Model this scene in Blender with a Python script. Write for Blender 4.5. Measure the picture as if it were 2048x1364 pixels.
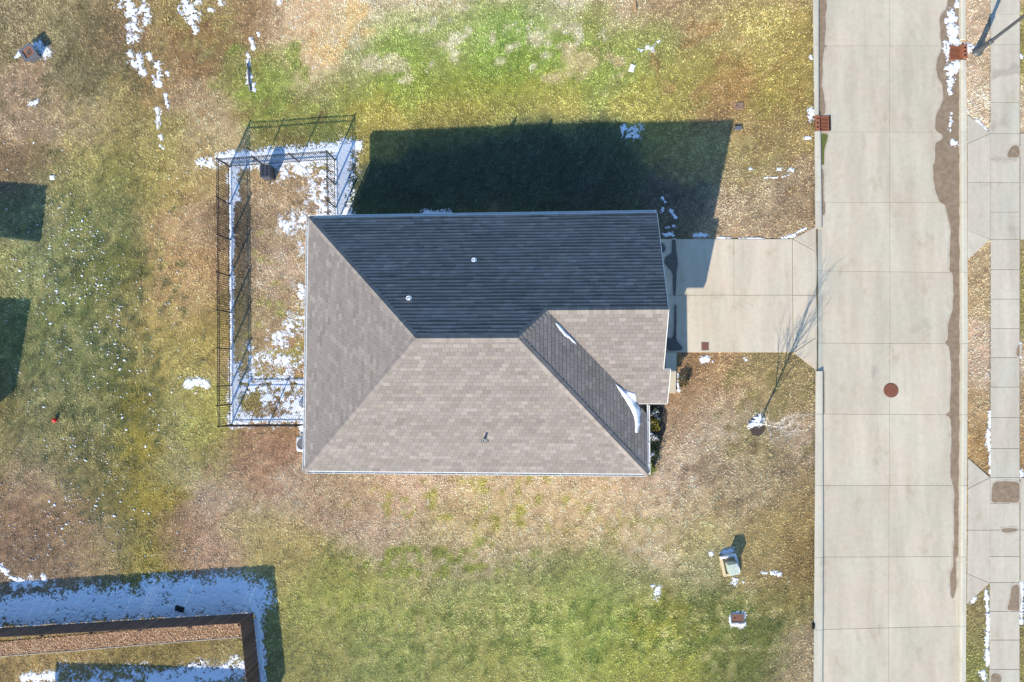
import bpy, math, random
import numpy as np
from mathutils import Matrix, Vector
random.seed(7); np.random.seed(7)
for o in list(bpy.data.objects): bpy.data.objects.remove(o)
SC = bpy.context.scene
COL = SC.collection

# ------------------------------------------------------------------ camera
F_PX, CAM_H, VPX, VPY = 1365.0, 32.5, 1110.0, 750.0
_n = np.array([VPX-1024, -(VPY-682), -F_PX]); _n /= np.linalg.norm(_n)
_Z = -_n; _X = np.array([1., 0, 0])-_Z[0]*_Z; _X /= np.linalg.norm(_X); _Y = np.cross(_Z, _X)
CM = np.array([_X, _Y, _Z])
cam_d = bpy.data.cameras.new('camera'); cam = bpy.data.objects.new('camera', cam_d); COL.objects.link(cam)
cam_d.sensor_width = 36.0; cam_d.lens = F_PX/2048*36.0; cam_d.clip_end = 3000; cam_d.clip_start = .5
m4 = Matrix.Identity(4)
for i in range(3):
    for j in range(3): m4[i][j] = CM[i][j]
m4[2][3] = CAM_H
cam.matrix_world = m4
SC.camera = cam
# ------------------------------------------------------------------ light
SUNV = Vector((.72, 1.68, -1.0)).normalized()          # travel direction of sunlight
EL = math.asin(-SUNV.z)
W = bpy.data.worlds.new('World'); SC.world = W; W.use_nodes = True
wn = W.node_tree.nodes; wl = W.node_tree.links
sky = wn.new('ShaderNodeTexSky'); sky.sky_type = 'NISHITA'; sky.sun_disc = False
sky.sun_elevation = EL; sky.sun_rotation = math.atan2(-SUNV.x, -SUNV.y)
sky.air_density = 1.2; sky.dust_density = 0.0; sky.ozone_density = 6.0
wl.new(sky.outputs[0], wn['Background'].inputs[0]); wn['Background'].inputs[1].default_value = .15
sd = bpy.data.lights.new('sun', 'SUN'); sd.energy = 4.6; sd.angle = math.radians(.5); sd.color = (1.0, .91, .76)
so = bpy.data.objects.new('sun', sd); COL.objects.link(so)
so.rotation_euler = SUNV.to_track_quat('-Z', 'Y').to_euler(); so.location = (-20, -40, 60)
SC.view_settings.view_transform = 'Standard'; SC.view_settings.look = 'None'
SC.view_settings.exposure = 1.0; SC.view_settings.gamma = 1.0
SC.view_settings.use_curve_mapping = False

# ------------------------------------------------------------------ helpers
def P(x, y, h=0.):
    """photo pixel + height above ground -> real place in metres"""
    w = CM @ np.array([x-1024., -(y-682.), -F_PX]); t = (CAM_H-h)/-w[2]
    return (float(w[0]*t), float(w[1]*t))
def P3(x, y, h=0.):
    a = P(x, y, h); return (a[0], a[1], h)
def unproj(X, Y, Z=0.):
    d = np.stack([X, Y, np.full_like(X, Z-CAM_H)], 0).reshape(3, -1)
    c = CM.T @ d
    return (1024+F_PX*c[0]/-c[2]).reshape(X.shape), (682-F_PX*c[1]/-c[2]).reshape(X.shape)
def lin(c):
    c = np.asarray(c, float)/255.
    return np.where(c <= .04045, c/12.92, ((c+.055)/1.055)**2.4)
def smooth(a, b, x):
    t = np.clip((x-a)/(b-a), 0, 1); return t*t*(3-2*t)
def _hash(ix, iy, s):
    n = (ix.astype(np.int64)*374761393+iy.astype(np.int64)*668265263+s*1442695041) & 0xffffffff
    n = ((n ^ (n >> 13))*1274126177) & 0xffffffff
    return ((n ^ (n >> 16)) & 0xffff)/65535.
def vnoise(x, y, s=0):
    x = np.asarray(x, float); y = np.asarray(y, float)
    ix = np.floor(x); iy = np.floor(y); fx = x-ix; fy = y-iy
    fx = fx*fx*(3-2*fx); fy = fy*fy*(3-2*fy)
    a = _hash(ix, iy, s); b = _hash(ix+1, iy, s); c = _hash(ix, iy+1, s); d = _hash(ix+1, iy+1, s)
    return (a*(1-fx)+b*fx)*(1-fy)+(c*(1-fx)+d*fx)*fy
def fbm(x, y, s=0, o=4):
    v = 0; a = .5; t = 0
    for i in range(o):
        v = v+a*vnoise(x, y, s+i*17); t += a; x = x*2.03+5.1; y = y*2.03+1.7; a *= .5
    return v/t

def nt(name):
    m = bpy.data.materials.new(name); m.use_nodes = True
    return m, m.node_tree.nodes, m.node_tree.links, m.node_tree.nodes['Principled BSDF']
def mat(name, col, rough=.8, var=.15, scale=6., metal=0., bump=0., bscale=None, col2=None, spec=.3, rnd=0.):
    """procedural: two-tone noise over world position, fine grain, optional bump and per-object tint"""
    m, N, L, B = nt(name)
    g = N.new('ShaderNodeNewGeometry'); n1 = N.new('ShaderNodeTexNoise'); n1.inputs['Scale'].default_value = scale
    n1.inputs['Detail'].default_value = 6; n1.inputs['Roughness'].default_value = .65
    L.new(g.outputs['Position'], n1.inputs['Vector'])
    r = N.new('ShaderNodeValToRGB'); L.new(n1.outputs[0], r.inputs[0])
    c = np.array(col[:3]); c2 = np.array(col2[:3]) if col2 is not None else c*(1+var)
    c1 = c if col2 is not None else c*(1-var)
    r.color_ramp.elements[0].position = .33; r.color_ramp.elements[1].position = .67
    r.color_ramp.elements[0].color = (*c1, 1); r.color_ramp.elements[1].color = (*c2, 1)
    out = r.outputs[0]
    if rnd:
        oi = N.new('ShaderNodeObjectInfo'); mr = N.new('ShaderNodeMapRange'); L.new(oi.outputs['Random'], mr.inputs[0])
        mr.inputs[3].default_value = 1-rnd; mr.inputs[4].default_value = 1+rnd
        vm = N.new('ShaderNodeVectorMath'); vm.operation = 'SCALE'; L.new(out, vm.inputs[0]); L.new(mr.outputs[0], vm.inputs['Scale'])
        out = vm.outputs[0]
    L.new(out, B.inputs['Base Color']); B.inputs['Roughness'].default_value = rough; B.inputs['Metallic'].default_value = metal
    B.inputs['Specular IOR Level'].default_value = spec
    if bump:
        n2 = N.new('ShaderNodeTexNoise'); n2.inputs['Scale'].default_value = bscale or scale*6; n2.inputs['Detail'].default_value = 4
        L.new(g.outputs['Position'], n2.inputs['Vector'])
        b = N.new('ShaderNodeBump'); b.inputs['Strength'].default_value = bump; b.inputs['Distance'].default_value = .02
        L.new(n2.outputs[0], b.inputs['Height']); L.new(b.outputs[0], B.inputs['Normal'])
    return m
def mat_attr(name, rough=.9, nscale=25., namt=.3, bump=0., spec=.15):
    """base colour from the mesh's own colour attribute 'col', broken up by noise"""
    m, N, L, B = nt(name)
    a = N.new('ShaderNodeAttribute'); a.attribute_name = 'col'
    g = N.new('ShaderNodeNewGeometry'); n1 = N.new('ShaderNodeTexNoise'); n1.inputs['Scale'].default_value = nscale
    n1.inputs['Detail'].default_value = 5; n1.inputs['Roughness'].default_value = .7
    L.new(g.outputs['Position'], n1.inputs['Vector'])
    mr = N.new('ShaderNodeMapRange'); L.new(n1.outputs[0], mr.inputs[0]); mr.inputs[1].default_value = .3; mr.inputs[2].default_value = .7
    mr.inputs[3].default_value = 1-namt; mr.inputs[4].default_value = 1+namt
    vm = N.new('ShaderNodeVectorMath'); vm.operation = 'SCALE'; L.new(a.outputs['Color'], vm.inputs[0]); L.new(mr.outputs[0], vm.inputs['Scale'])
    L.new(vm.outputs[0], B.inputs['Base Color']); B.inputs['Roughness'].default_value = rough
    B.inputs['Specular IOR Level'].default_value = spec
    if bump:
        b = N.new('ShaderNodeBump'); b.inputs['Strength'].default_value = bump; b.inputs['Distance'].default_value = .02
        L.new(n1.outputs[0], b.inputs['Height']); L.new(b.outputs[0], B.inputs['Normal'])
    return m

def tag(o, label=None, cat=None, group=None, kind=None):
    if label: o['label'] = label
    if cat: o['category'] = cat
    if group: o['group'] = group
    if kind: o['kind'] = kind
    return o
ELOC = {}
def link(o, parent=None):
    COL.objects.link(o)
    if parent is not None:
        o.parent = parent
        l = ELOC.get(parent.name)
        if l: o.matrix_parent_inverse = Matrix.Translation((-l[0], -l[1], -l[2]))
        elif parent.type == 'MESH' and tuple(parent.location) != (0, 0, 0):
            o.matrix_parent_inverse = parent.matrix_basis.inverted()
    return o
def empty(name, loc, label=None, cat=None, group=None, kind=None):
    o = bpy.data.objects.new(name, None); o.location = loc; o.empty_display_size = .2; COL.objects.link(o)
    ELOC[o.name] = tuple(loc); return tag(o, label, cat, group, kind)
def obj(name, me, parent=None, loc=None, rz=0):
    o = bpy.data.objects.new(name, me)
    if loc: o.location = loc
    if rz: o.rotation_euler = (0, 0, rz)
    return link(o, parent)
class MB:
    def __init__(s): s.v = []; s.f = []; s.c = []
    def poly(s, pts, c=None):
        b = len(s.v); s.v += [tuple(p) for p in pts]; s.f.append(tuple(range(b, b+len(pts)))); s.c.append(c)
    def prism(s, pts, z0, z1, c=None, bot=False):
        """pts plan CCW; z1 may be list"""
        n = len(pts); b = len(s.v); zt = z1 if hasattr(z1, '__len__') else [z1]*n
        s.v += [(p[0], p[1], z0) for p in pts]+[(p[0], p[1], zt[i]) for i, p in enumerate(pts)]
        s.f.append(tuple(b+n+i for i in range(n))); s.c.append(c)
        if bot: s.f.append(tuple(b+n-1-i for i in range(n))); s.c.append(c)
        for i in range(n):
            j = (i+1) % n; s.f.append((b+i, b+j, b+n+j, b+n+i)); s.c.append(c)
    def box(s, x0, y0, z0, x1, y1, z1, c=None):
        s.prism([(x0, y0), (x1, y0), (x1, y1), (x0, y1)], z0, z1, c, True)
    def obox(s, cx, cy, z0, z1, lx, ly, a=0, c=None, taper=1.):
        ca, sa = math.cos(a), math.sin(a)
        q = [(-lx/2, -ly/2), (lx/2, -ly/2), (lx/2, ly/2), (-lx/2, ly/2)]
        b = len(s.v)
        s.v += [(cx+x*ca-y*sa, cy+x*sa+y*ca, z0) for x, y in q]+[(cx+(x*ca-y*sa)*taper, cy+(x*sa+y*ca)*taper, z1) for x, y in q]
        for f in ((3, 2, 1, 0), (4, 5, 6, 7), (0, 1, 5, 4), (1, 2, 6, 5), (2, 3, 7, 6), (3, 0, 4, 7)):
            s.f.append(tuple(b+i for i in f)); s.c.append(c)
    def tube(s, pts, rad, n=6, c=None, cap=True):
        rings = []
        pts = [Vector(p) for p in pts]
        for i, p in enumerate(pts):
            d = (pts[min(i+1, len(pts)-1)]-pts[max(i-1, 0)])
            if d.length < 1e-6: d = Vector((0, 0, 1))
            d.normalize(); u = d.orthogonal().normalized() if i == 0 else (u0-d*u0.dot(d)).normalized()
            u0 = u; w = d.cross(u); b = len(s.v)
            for k in range(n):
                a = 2*math.pi*k/n; q = p+(u*math.cos(a)+w*math.sin(a))*rad[i]; s.v.append(tuple(q))
            rings.append(b)
        for i in range(len(rings)-1):
            for k in range(n):
                a, b = rings[i], rings[i+1]; s.f.append((a+k, a+(k+1) % n, b+(k+1) % n, b+k)); s.c.append(c)
        if cap:
            s.f.append(tuple(rings[0]+k for k in reversed(range(n)))); s.c.append(c)
            s.f.append(tuple(rings[-1]+k for k in range(n))); s.c.append(c)
    def lathe(s, cx, cy, prof, n=20, c=None):
        rings = []
        for r, z in prof:
            rings.append(len(s.v))
            for k in range(n):
                a = 2*math.pi*k/n; s.v.append((cx+r*math.cos(a), cy+r*math.sin(a), z))
        for i in range(len(rings)-1):
            for k in range(n):
                a, b = rings[i], rings[i+1]; s.f.append((a+k, a+(k+1) % n, b+(k+1) % n, b+k)); s.c.append(c)
        s.f.append(tuple(rings[-1]+k for k in range(n))); s.c.append(c)
    def mesh(s, name, m, sm=False):
        me = bpy.data.meshes.new(name); me.from_pydata(s.v, [], s.f); me.materials.append(m)
        if any(c is not None for c in s.c):
            at = me.attributes.new('col', 'FLOAT_COLOR', 'FACE')
            at.data.foreach_set('color', np.array([(*(c if c is not None else (.5, .5, .5))[:3], 1.) for c in s.c], dtype=np.float32).ravel())
        if sm: me.shade_smooth()
        return me
    def build(s, name, m, parent=None, sm=False, loc=None, rz=0):
        return obj(name, s.mesh(name, m, sm), parent, loc, rz)
def bevel(o, w=.01, seg=2):
    b = o.modifiers.new('bevel', 'BEVEL'); b.width = w; b.segments = seg; b.limit_method = 'ANGLE'; return o
def big_mesh(name, v, f, m, fcol=None, vcol=None):
    me = bpy.data.meshes.new(name); nv = len(v); nf = len(f); k = f.shape[1]
    me.vertices.add(nv); me.vertices.foreach_set('co', np.ascontiguousarray(v, dtype=np.float32).ravel())
    me.loops.add(nf*k); me.loops.foreach_set('vertex_index', np.ascontiguousarray(f, dtype=np.int32).ravel())
    me.polygons.add(nf); me.polygons.foreach_set('loop_start', np.arange(0, nf*k, k, dtype=np.int32))
    me.polygons.foreach_set('loop_total', np.full(nf, k, dtype=np.int32))
    me.update(calc_edges=True)
    for dom, cc in (('FACE', fcol), ('POINT', vcol)):
        if cc is not None:
            at = me.attributes.new('col', 'FLOAT_COLOR', dom); q = np.ones((len(cc), 4), np.float32); q[:, :3] = cc
            at.data.foreach_set('color', q.ravel())
    me.materials.append(m); return me
def chaikin(p, n=2):
    for _ in range(n):
        q = []
        for i in range(len(p)):
            a = p[i]; b = p[(i+1) % len(p)]
            q += [(a[0]*.75+b[0]*.25, a[1]*.75+b[1]*.25), (a[0]*.25+b[0]*.75, a[1]*.25+b[1]*.75)]
        p = q
    return p
def ccw(p):
    a = sum(p[i][0]*p[(i+1) % len(p)][1]-p[(i+1) % len(p)][0]*p[i][1] for i in range(len(p)))
    return p if a > 0 else p[::-1]
def inpoly(x, y, poly):
    r = np.zeros(x.shape, bool); n = len(poly)
    for i in range(n):
        x0, y0 = poly[i]; x1, y1 = poly[(i+1) % n]
        if y0 == y1: continue
        c = ((y0 > y) != (y1 > y)) & (x < (x1-x0)*(y-y0)/(y1-y0)+x0); r ^= c
    return r
def interp(tab):
    ys = [a[0] for a in tab]; xs = [a[1] for a in tab]
    return lambda y: float(np.interp(y, ys, xs)) if ys[0] <= y <= ys[-1] else (xs[0]+(y-ys[0])*(xs[1]-xs[0])/(ys[1]-ys[0]) if y < ys[0] else xs[-1]+(y-ys[-1])*(xs[-1]-xs[-2])/(ys[-1]-ys[-2]))

# ------------------------------------------------------------------ materials
def concrete(name, c, rnd=.045):
    """poured concrete: broad stains, streaks along the pour, warm and cool tints, fine sand grain"""
    m, N, L, B = nt(name); g = N.new('ShaderNodeNewGeometry')
    def noise(scale, vec=None, det=5):
        n = N.new('ShaderNodeTexNoise'); n.inputs['Scale'].default_value = scale; n.inputs['Detail'].default_value = det; n.inputs['Roughness'].default_value = .6
        if vec:
            vm = N.new('ShaderNodeVectorMath'); vm.operation = 'MULTIPLY'; vm.inputs[1].default_value = vec; L.new(g.outputs['Position'], vm.inputs[0]); L.new(vm.outputs[0], n.inputs['Vector'])
        else: L.new(g.outputs['Position'], n.inputs['Vector'])
        return n
    def ramp(n, a, b, lo=.35, hi=.65):
        r = N.new('ShaderNodeValToRGB'); L.new(n.outputs[0], r.inputs[0]); e = r.color_ramp.elements; e[0].position = lo; e[1].position = hi; e[0].color = (*a, 1); e[1].color = (*b, 1); return r
    def mul(a, b):
        x = N.new('ShaderNodeMix'); x.data_type = 'RGBA'; x.blend_type = 'MULTIPLY'; x.inputs[0].default_value = 1; L.new(a, x.inputs[6]); L.new(b, x.inputs[7]); return x.outputs[2]
    c = np.array(c)
    o = ramp(noise(.55), c*np.array([1.03, .985, .97]), c*np.array([.98, 1.01, 1.0])).outputs[0]
    o = mul(o, ramp(noise(1.3, (1., .16, 1.)), (.875, .865, .85), (1.05, 1.05, 1.05)).outputs[0])
    o = mul(o, ramp(noise(5., (1., 1., 1.), 8), (.95, .945, .935), (1.03, 1.03, 1.03)).outputs[0])
    o = mul(o, ramp(noise(70.), (.93, .93, .93), (1.05, 1.05, 1.05)).outputs[0])
    o = mul(o, ramp(noise(.9, (1.4, .8, 1.), 7), (.86, .84, .80), (1., 1., 1.), .30, .42).outputs[0])
    oi = N.new('ShaderNodeObjectInfo'); mr = N.new('ShaderNodeMapRange'); L.new(oi.outputs['Random'], mr.inputs[0]); mr.inputs[3].default_value = 1-rnd; mr.inputs[4].default_value = 1+rnd
    vm = N.new('ShaderNodeVectorMath'); vm.operation = 'SCALE'; L.new(o, vm.inputs[0]); L.new(mr.outputs[0], vm.inputs['Scale'])
    L.new(vm.outputs[0], B.inputs['Base Color']); B.inputs['Roughness'].default_value = .85; B.inputs['Specular IOR Level'].default_value = .25
    n2 = noise(60.); b = N.new('ShaderNodeBump'); b.inputs['Strength'].default_value = .15; b.inputs['Distance'].default_value = .01
    L.new(n2.outputs[0], b.inputs['Height']); L.new(b.outputs[0], B.inputs['Normal'])
    return m
M_ROAD = concrete('road_concrete', (.438, .388, .302))
M_WALK = concrete('sidewalk_concrete', (.43, .392, .315), .045)
M_DRIVE = concrete('driveway_concrete', (.475, .416, .322))
M_KERB = concrete('kerb_concrete', (.46, .43, .348))
M_JOINT = mat('joint_dirt', (.19, .16, .125), .95, var=.3, scale=20)
M_WET = mat('wet_concrete', (.17, .12, .072), .45, scale=5., col2=(.25, .185, .12), spec=.4)
M_WETD = mat('damp_concrete', (.30, .26, .20), .6, scale=3.5, col2=(.36, .31, .25))
M_HALO = mat('drying_concrete', (.33, .28, .21), .7, scale=5, col2=(.41, .36, .285))
M_ALGAE = mat('algae_water', (.10, .11, .025), .4, var=.25, scale=12)
M_RUST = mat('rusty_iron', (.20, .068, .032), .8, scale=26, col2=(.30, .115, .06), bump=.3)
M_RUSTD = mat('dark_rusty_iron', (.12, .05, .035), .8, scale=26, col2=(.19, .085, .06))
M_HOLE = mat('drain_dark', (.01, .01, .01), .9, var=.3)
M_IRON = mat('black_painted_iron', (.012, .014, .016), .5, var=.3, scale=9, spec=.4)
M_WOOD = mat('weathered_fence_wood', (.075, .05, .04), .9, scale=9, col2=(.13, .085, .065), bump=.3, rnd=.25)
M_SNOW, _N, _L, _B = nt('snow')
_B.inputs['Base Color'].default_value = (.80, .83, .88, 1); _B.inputs['Roughness'].default_value = .75
_g = _N.new('ShaderNodeNewGeometry'); _t = _N.new('ShaderNodeTexNoise'); _t.inputs['Scale'].default_value = 22; _t.inputs['Detail'].default_value = 6
_L.new(_g.outputs['Position'], _t.inputs['Vector']); _b = _N.new('ShaderNodeBump'); _b.inputs['Strength'].default_value = .35; _b.inputs['Distance'].default_value = .03
_L.new(_t.outputs[0], _b.inputs['Height']); _L.new(_b.outputs[0], _B.inputs['Normal'])
_r = _N.new('ShaderNodeValToRGB'); _L.new(_t.outputs[0], _r.inputs[0]); _r.color_ramp.elements[0].color = (.56, .58, .62, 1); _r.color_ramp.elements[1].color = (.70, .72, .75, 1)
_L.new(_r.outputs[0], _B.inputs['Base Color'])
M_GUT = mat('white_gutter_metal', (.66, .66, .63), .5, var=.08, scale=4)
M_FASC = mat('white_fascia_board', (.6, .59, .55), .6, var=.1, scale=4)
M_BRICK = mat('house_siding', (.30, .26, .22), .85, var=.15, scale=12)
M_SHING = mat_attr('asphalt_shingle', .92, 60, .16, .35)
M_DECK = mat('roof_underlay', (.025, .024, .024), .95)
M_PIPE = mat('grey_pipe', (.12, .12, .12), .6)
M_GRASS = mat_attr('grass_blade', .8, 9., .14)
M_SOIL = mat_attr('lawn_ground', .95, 34., .42, .6)
M_CHIP = mat_attr('wood_chip', .85, 30., .2)
M_BARK = mat('pale_bark', (.42, .37, .31), .85, scale=20, col2=(.62, .56, .47))
M_LEAF = mat_attr('shrub_leaf', .6, 12., .25)
M_MULCH = mat('dark_mulch', (.035, .027, .022), .95, scale=30, col2=(.09, .065, .05), bump=.8)
M_SLATE = mat('slate_plastic', (.035, .042, .055), .5, var=.2, scale=8, spec=.4)
M_GREYP = mat('grey_composite', (.10, .105, .115), .7, var=.2, scale=14, bump=.2)
M_TAN = mat('tan_plastic', (.50, .40, .25), .6, var=.12, scale=7)
M_CAB = mat('pale_green_cabinet_paint', (.40, .44, .36), .5, var=.08, scale=6)
M_WHITE = mat('white_plastic', (.75, .77, .8), .5, var=.05)
M_RED = mat('red_rubber', (.62, .02, .02), .4, var=.1)
M_LAMP = mat('lamp_grey_paint', (.05, .055, .06), .45, var=.2, scale=8, spec=.4)
M_GLASS = mat('lamp_glass', (.6, .6, .55), .2)
M_TEAL = mat('teal_plastic', (.05, .35, .4), .4)

# ------------------------------------------------------------------ site lines (photo pixel columns, then placed on the ground plane)
ROADZ = -.12
K0 = interp([(0, 1625.5), (230, 1628.5), (300, 1629.5), (682, 1631.5), (1100, 1629), (1364, 1627)])
K1 = interp([(0, 1637.5), (230, 1637), (266, 1641.5), (420, 1643.5), (682, 1645.5), (1100, 1647), (1364, 1645.5)])
CC = interp([(0, 1779), (682, 1780), (1364, 1777)])
E0 = interp([(0, 1919), (300, 1919), (682, 1921), (1364, 1916.5)])
E1 = interp([(0, 1930.5), (300, 1933.5), (682, 1935), (1364, 1931)])
S0 = interp([(0, 1981), (682, 1982), (1364, 1979)])
S1 = interp([(0, 2040), (682, 2039.5), (1364, 2039.5)])
PX = lambda col, y, h=0.: P(col(y), y, h)

# ------------------------------------------------------------------ lawn colour map
GX0, GX1, GY0, GY1, GS = -33., 26., -18., 24., .06
gx = np.arange(GX0, GX1, GS); gy = np.arange(GY0, GY1, GS)
GXX, GYY = np.meshgrid(gx, gy)
PXX, PYY = unproj(GXX, GYY, 0.)
wx = (fbm(GXX*.55, GYY*.55, 3)-.5)*60+(fbm(GXX*2.2, GYY*2.2, 31)-.5)*44
wy = (fbm(GXX*.55, GYY*.55, 9)-.5)*60+(fbm(GXX*2.2, GYY*2.2, 37)-.5)*44
CP = '''30,30,130,122,82 120,40,128,125,80 200,40,130,118,75 230,60,125,100,70 60,180,150,128,98 60,240,158,138,105 150,120,120,118,75 180,150,112,112,68
200,220,150,138,92 130,220,160,142,100 250,200,140,132,75 230,270,150,140,80 300,60,150,128,85 300,150,145,120,75 340,40,140,132,70 340,100,150,130,85
400,60,140,135,65 430,110,125,140,70 410,140,140,115,80 380,190,160,135,100 420,210,176,156,115 440,260,182,164,120 400,290,160,145,95 490,40,140,110,75
560,30,185,160,125 480,150,130,140,65 540,170,120,148,65 580,130,125,150,70 520,220,120,140,60 600,240,125,142,65 560,280,150,140,70 650,30,212,172,130 610,45,205,172,132 680,105,202,176,142 670,15,210,176,135 730,30,200,178,148 640,115,208,174,132
630,90,205,170,130 650,140,205,178,150 700,60,205,182,155 780,20,200,178,145 720,110,125,150,80 800,70,120,155,72 900,10,205,180,150 900,60,130,158,80
1000,50,115,158,72 1050,40,118,156,72 950,40,120,156,75 1000,120,125,155,70 800,150,130,155,65 900,180,132,146,62 1000,200,142,148,66 700,180,130,150,65 750,230,160,150,65 640,200,120,140,65
900,235,148,142,62 1100,15,200,180,155 1100,100,130,155,75 1180,50,140,150,80 1200,130,135,155,75 1100,200,160,158,75 1250,15,190,165,135 1340,15,165,135,105
1300,90,135,150,75 1300,200,150,152,70 1400,50,150,140,85 1400,150,148,148,70 1450,190,150,115,65 1440,230,150,120,75 1500,60,160,150,80 1550,100,165,155,80
1600,100,150,135,70 1550,200,150,138,65 1600,250,145,125,70 1350,260,150,145,70 1400,300,155,140,80 1500,300,150,135,75 1500,380,155,135,95 1480,440,165,142,105
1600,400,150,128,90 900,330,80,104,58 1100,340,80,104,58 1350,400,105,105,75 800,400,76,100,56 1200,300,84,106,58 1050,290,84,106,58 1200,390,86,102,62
40,330,128,108,75 100,340,135,122,75 60,420,120,122,70 140,380,125,130,65 200,330,130,130,65 260,380,120,128,60 240,450,110,120,60 160,480,128,135,65
60,540,130,138,75 120,620,120,130,60 220,560,110,118,50 200,700,105,115,55 100,700,115,122,60 60,830,120,120,65 150,850,115,115,60 250,800,120,115,45
280,650,150,135,70 320,450,160,130,85 320,380,155,140,80 360,520,160,130,85 330,600,162,132,85 380,600,165,142,100 380,460,165,140,105 350,700,150,140,75
390,800,150,150,80 420,560,155,125,85 420,650,150,135,70 410,330,160,140,90 340,290,150,145,80 420,830,160,165,75 330,830,135,140,80
40,900,130,125,75 60,960,165,142,110 40,1020,142,116,86 60,1080,126,104,78 130,1050,140,118,85 120,950,125,120,70 200,950,115,110,60 180,1100,150,132,95
250,1000,115,115,55 280,900,135,125,45 290,1000,140,130,50 250,1090,120,120,70 300,1100,135,130,55 100,1150,135,115,85 340,920,150,150,95 420,900,140,140,75
500,890,160,125,95 530,910,155,115,90 440,1000,170,150,120 480,960,160,140,105 360,1080,140,115,85 420,1090,165,138,110 560,1000,175,155,125 500,1060,160,150,95
580,1080,165,150,90 560,1150,155,148,85 620,1200,135,145,75 600,1300,130,135,75 640,1000,165,140,110 700,980,165,145,110 780,1000,185,155,125 750,1080,170,150,120
720,1150,135,145,70 850,980,190,165,135 900,1050,180,162,115 850,1100,165,155,110 850,1160,160,150,100 1000,960,190,168,130 950,1100,185,165,128 1000,1060,180,165,115
1100,1000,188,165,128 1050,1090,190,168,132 1150,1050,180,158,118 800,1200,140,150,85 900,1180,130,145,85 1000,1150,125,142,78 1100,1140,122,140,75 1180,1150,128,145,78
900,1250,125,138,78 1000,1250,140,148,88 1100,1230,138,145,82 800,1320,125,138,78 900,1340,130,138,78 1000,1340,135,140,75 1100,1330,120,132,70 1200,1250,128,135,70
1200,1340,140,140,75 1250,1180,130,140,85 1300,1230,130,125,55 1350,1280,145,138,65 1400,1320,130,130,65 1300,1340,140,135,70 1400,1230,105,110,55 1500,1250,100,108,55
1500,1320,105,112,60 1570,1200,120,115,62 1600,1280,150,130,100 1600,1340,150,130,98 1250,1000,190,165,130 1300,960,185,160,130 1350,1020,180,158,122 1300,1080,185,165,125
1380,1080,170,155,100 1450,1020,165,145,105 1450,960,160,142,105 1550,960,155,138,100 1550,1050,150,130,80 1600,1000,140,118,75 1600,1120,120,100,55 1520,1120,155,138,85
1400,1150,135,140,90 1560,1160,140,122,75 1400,730,150,115,80 1450,740,155,122,85 1380,790,160,130,95 1420,800,165,142,108 1480,760,150,130,90 1550,740,140,130,80
1600,780,145,130,85 1450,850,182,162,130 1400,880,184,164,132 1350,870,160,135,105 1340,930,178,155,122 1500,880,145,135,85 1560,850,150,132,95 1600,880,165,142,112
1550,920,150,135,90 480,600,110,100,60 550,420,176,146,104 540,560,184,154,116 560,650,170,144,98 520,700,168,146,96 480,450,110,95,65 590,700,160,115,75
570,380,168,138,96 500,800,140,130,70 570,820,150,120,80 1958,40,185,162,130 1958,180,190,168,135 1958,560,165,145,105 1958,700,185,162,130 1958,830,165,140,100
1958,890,155,125,80 1955,1250,140,130,80 1955,1310,125,135,70 2060,100,140,140,70 2060,600,140,140,75 2060,1250,140,135,75 100,1330,150,130,80 300,1300,135,125,70
-60,100,130,122,82 -60,600,125,128,70 -60,1000,130,112,75 300,1450,140,130,80 1000,1450,130,138,75 1500,1450,125,125,70 400,-60,150,130,85 900,-60,200,175,145 1400,-60,155,138,90'''
cps = np.array([[float(t) for t in q.split(',')] for q in CP.split()])  # points on the house's north side are darkened to deepen its cast shadow
LM = np.zeros(GXX.shape+(3,)); WS = np.zeros(GXX.shape)
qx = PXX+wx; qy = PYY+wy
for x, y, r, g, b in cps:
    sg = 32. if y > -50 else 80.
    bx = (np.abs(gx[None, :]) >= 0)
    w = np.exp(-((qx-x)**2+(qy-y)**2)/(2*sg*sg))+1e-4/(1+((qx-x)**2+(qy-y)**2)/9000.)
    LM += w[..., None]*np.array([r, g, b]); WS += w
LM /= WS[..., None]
def overlay(x, y, rx, ry, col, scale, thr, op=1., seed=50, soft=.06):
    """patches of another turf colour scattered within an ellipse; scale in metres"""
    d = np.sqrt(((PXX-x)/rx)**2+((PYY-y)/ry)**2)
    n = fbm(GXX/scale, GYY/scale, seed, 4)
    m = smooth(thr-soft, thr+soft, n-.35*np.clip(d-.55, 0, 9))*op*(d < 1.9)
    LM[:] = LM*(1-m[..., None])+np.array(col)*m[..., None]
overlay(1010, 80, 210, 85, (205, 186, 162), .55, .63, .9, 51, .03)
overlay(1130, 60, 100, 60, (205, 186, 160), .6, .58, .9, 52, .03)
overlay(890, 65, 50, 40, (205, 186, 162), .6, .55, .9, 53, .03)
overlay(1170, 130, 90, 60, (198, 165, 130), .8, .55, .8, 54)
overlay(760, 120, 60, 60, (200, 178, 150), .9, .57, .8, 55)
overlay(1440, 200, 80, 70, (150, 120, 72), .6, .53, .8, 56)
overlay(1370, 120, 120, 90, (155, 120, 75), .8, .57, .7, 57)
overlay(660, 60, 70, 70, (214, 168, 118), 1.0, .50, .8, 58)
overlay(560, 150, 130, 90, (118, 150, 62), 1.0, .52, .7, 59)
overlay(420, 110, 120, 120, (130, 95, 62), .8, .58, .6, 60)
overlay(560, 250, 140, 60, (128, 110, 62), .8, .60, .6, 61)
overlay(980, 1010, 280, 70, (142, 155, 62), .42, .60, .75, 62)
overlay(860, 1120, 190, 45, (112, 138, 55), .38, .53, .85, 63)
overlay(1250, 1080, 150, 70, (140, 140, 75), .4, .60, .6, 64)
overlay(1080, 1270, 480, 90, (92, 112, 54), .36, .56, .7, 65)
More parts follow.
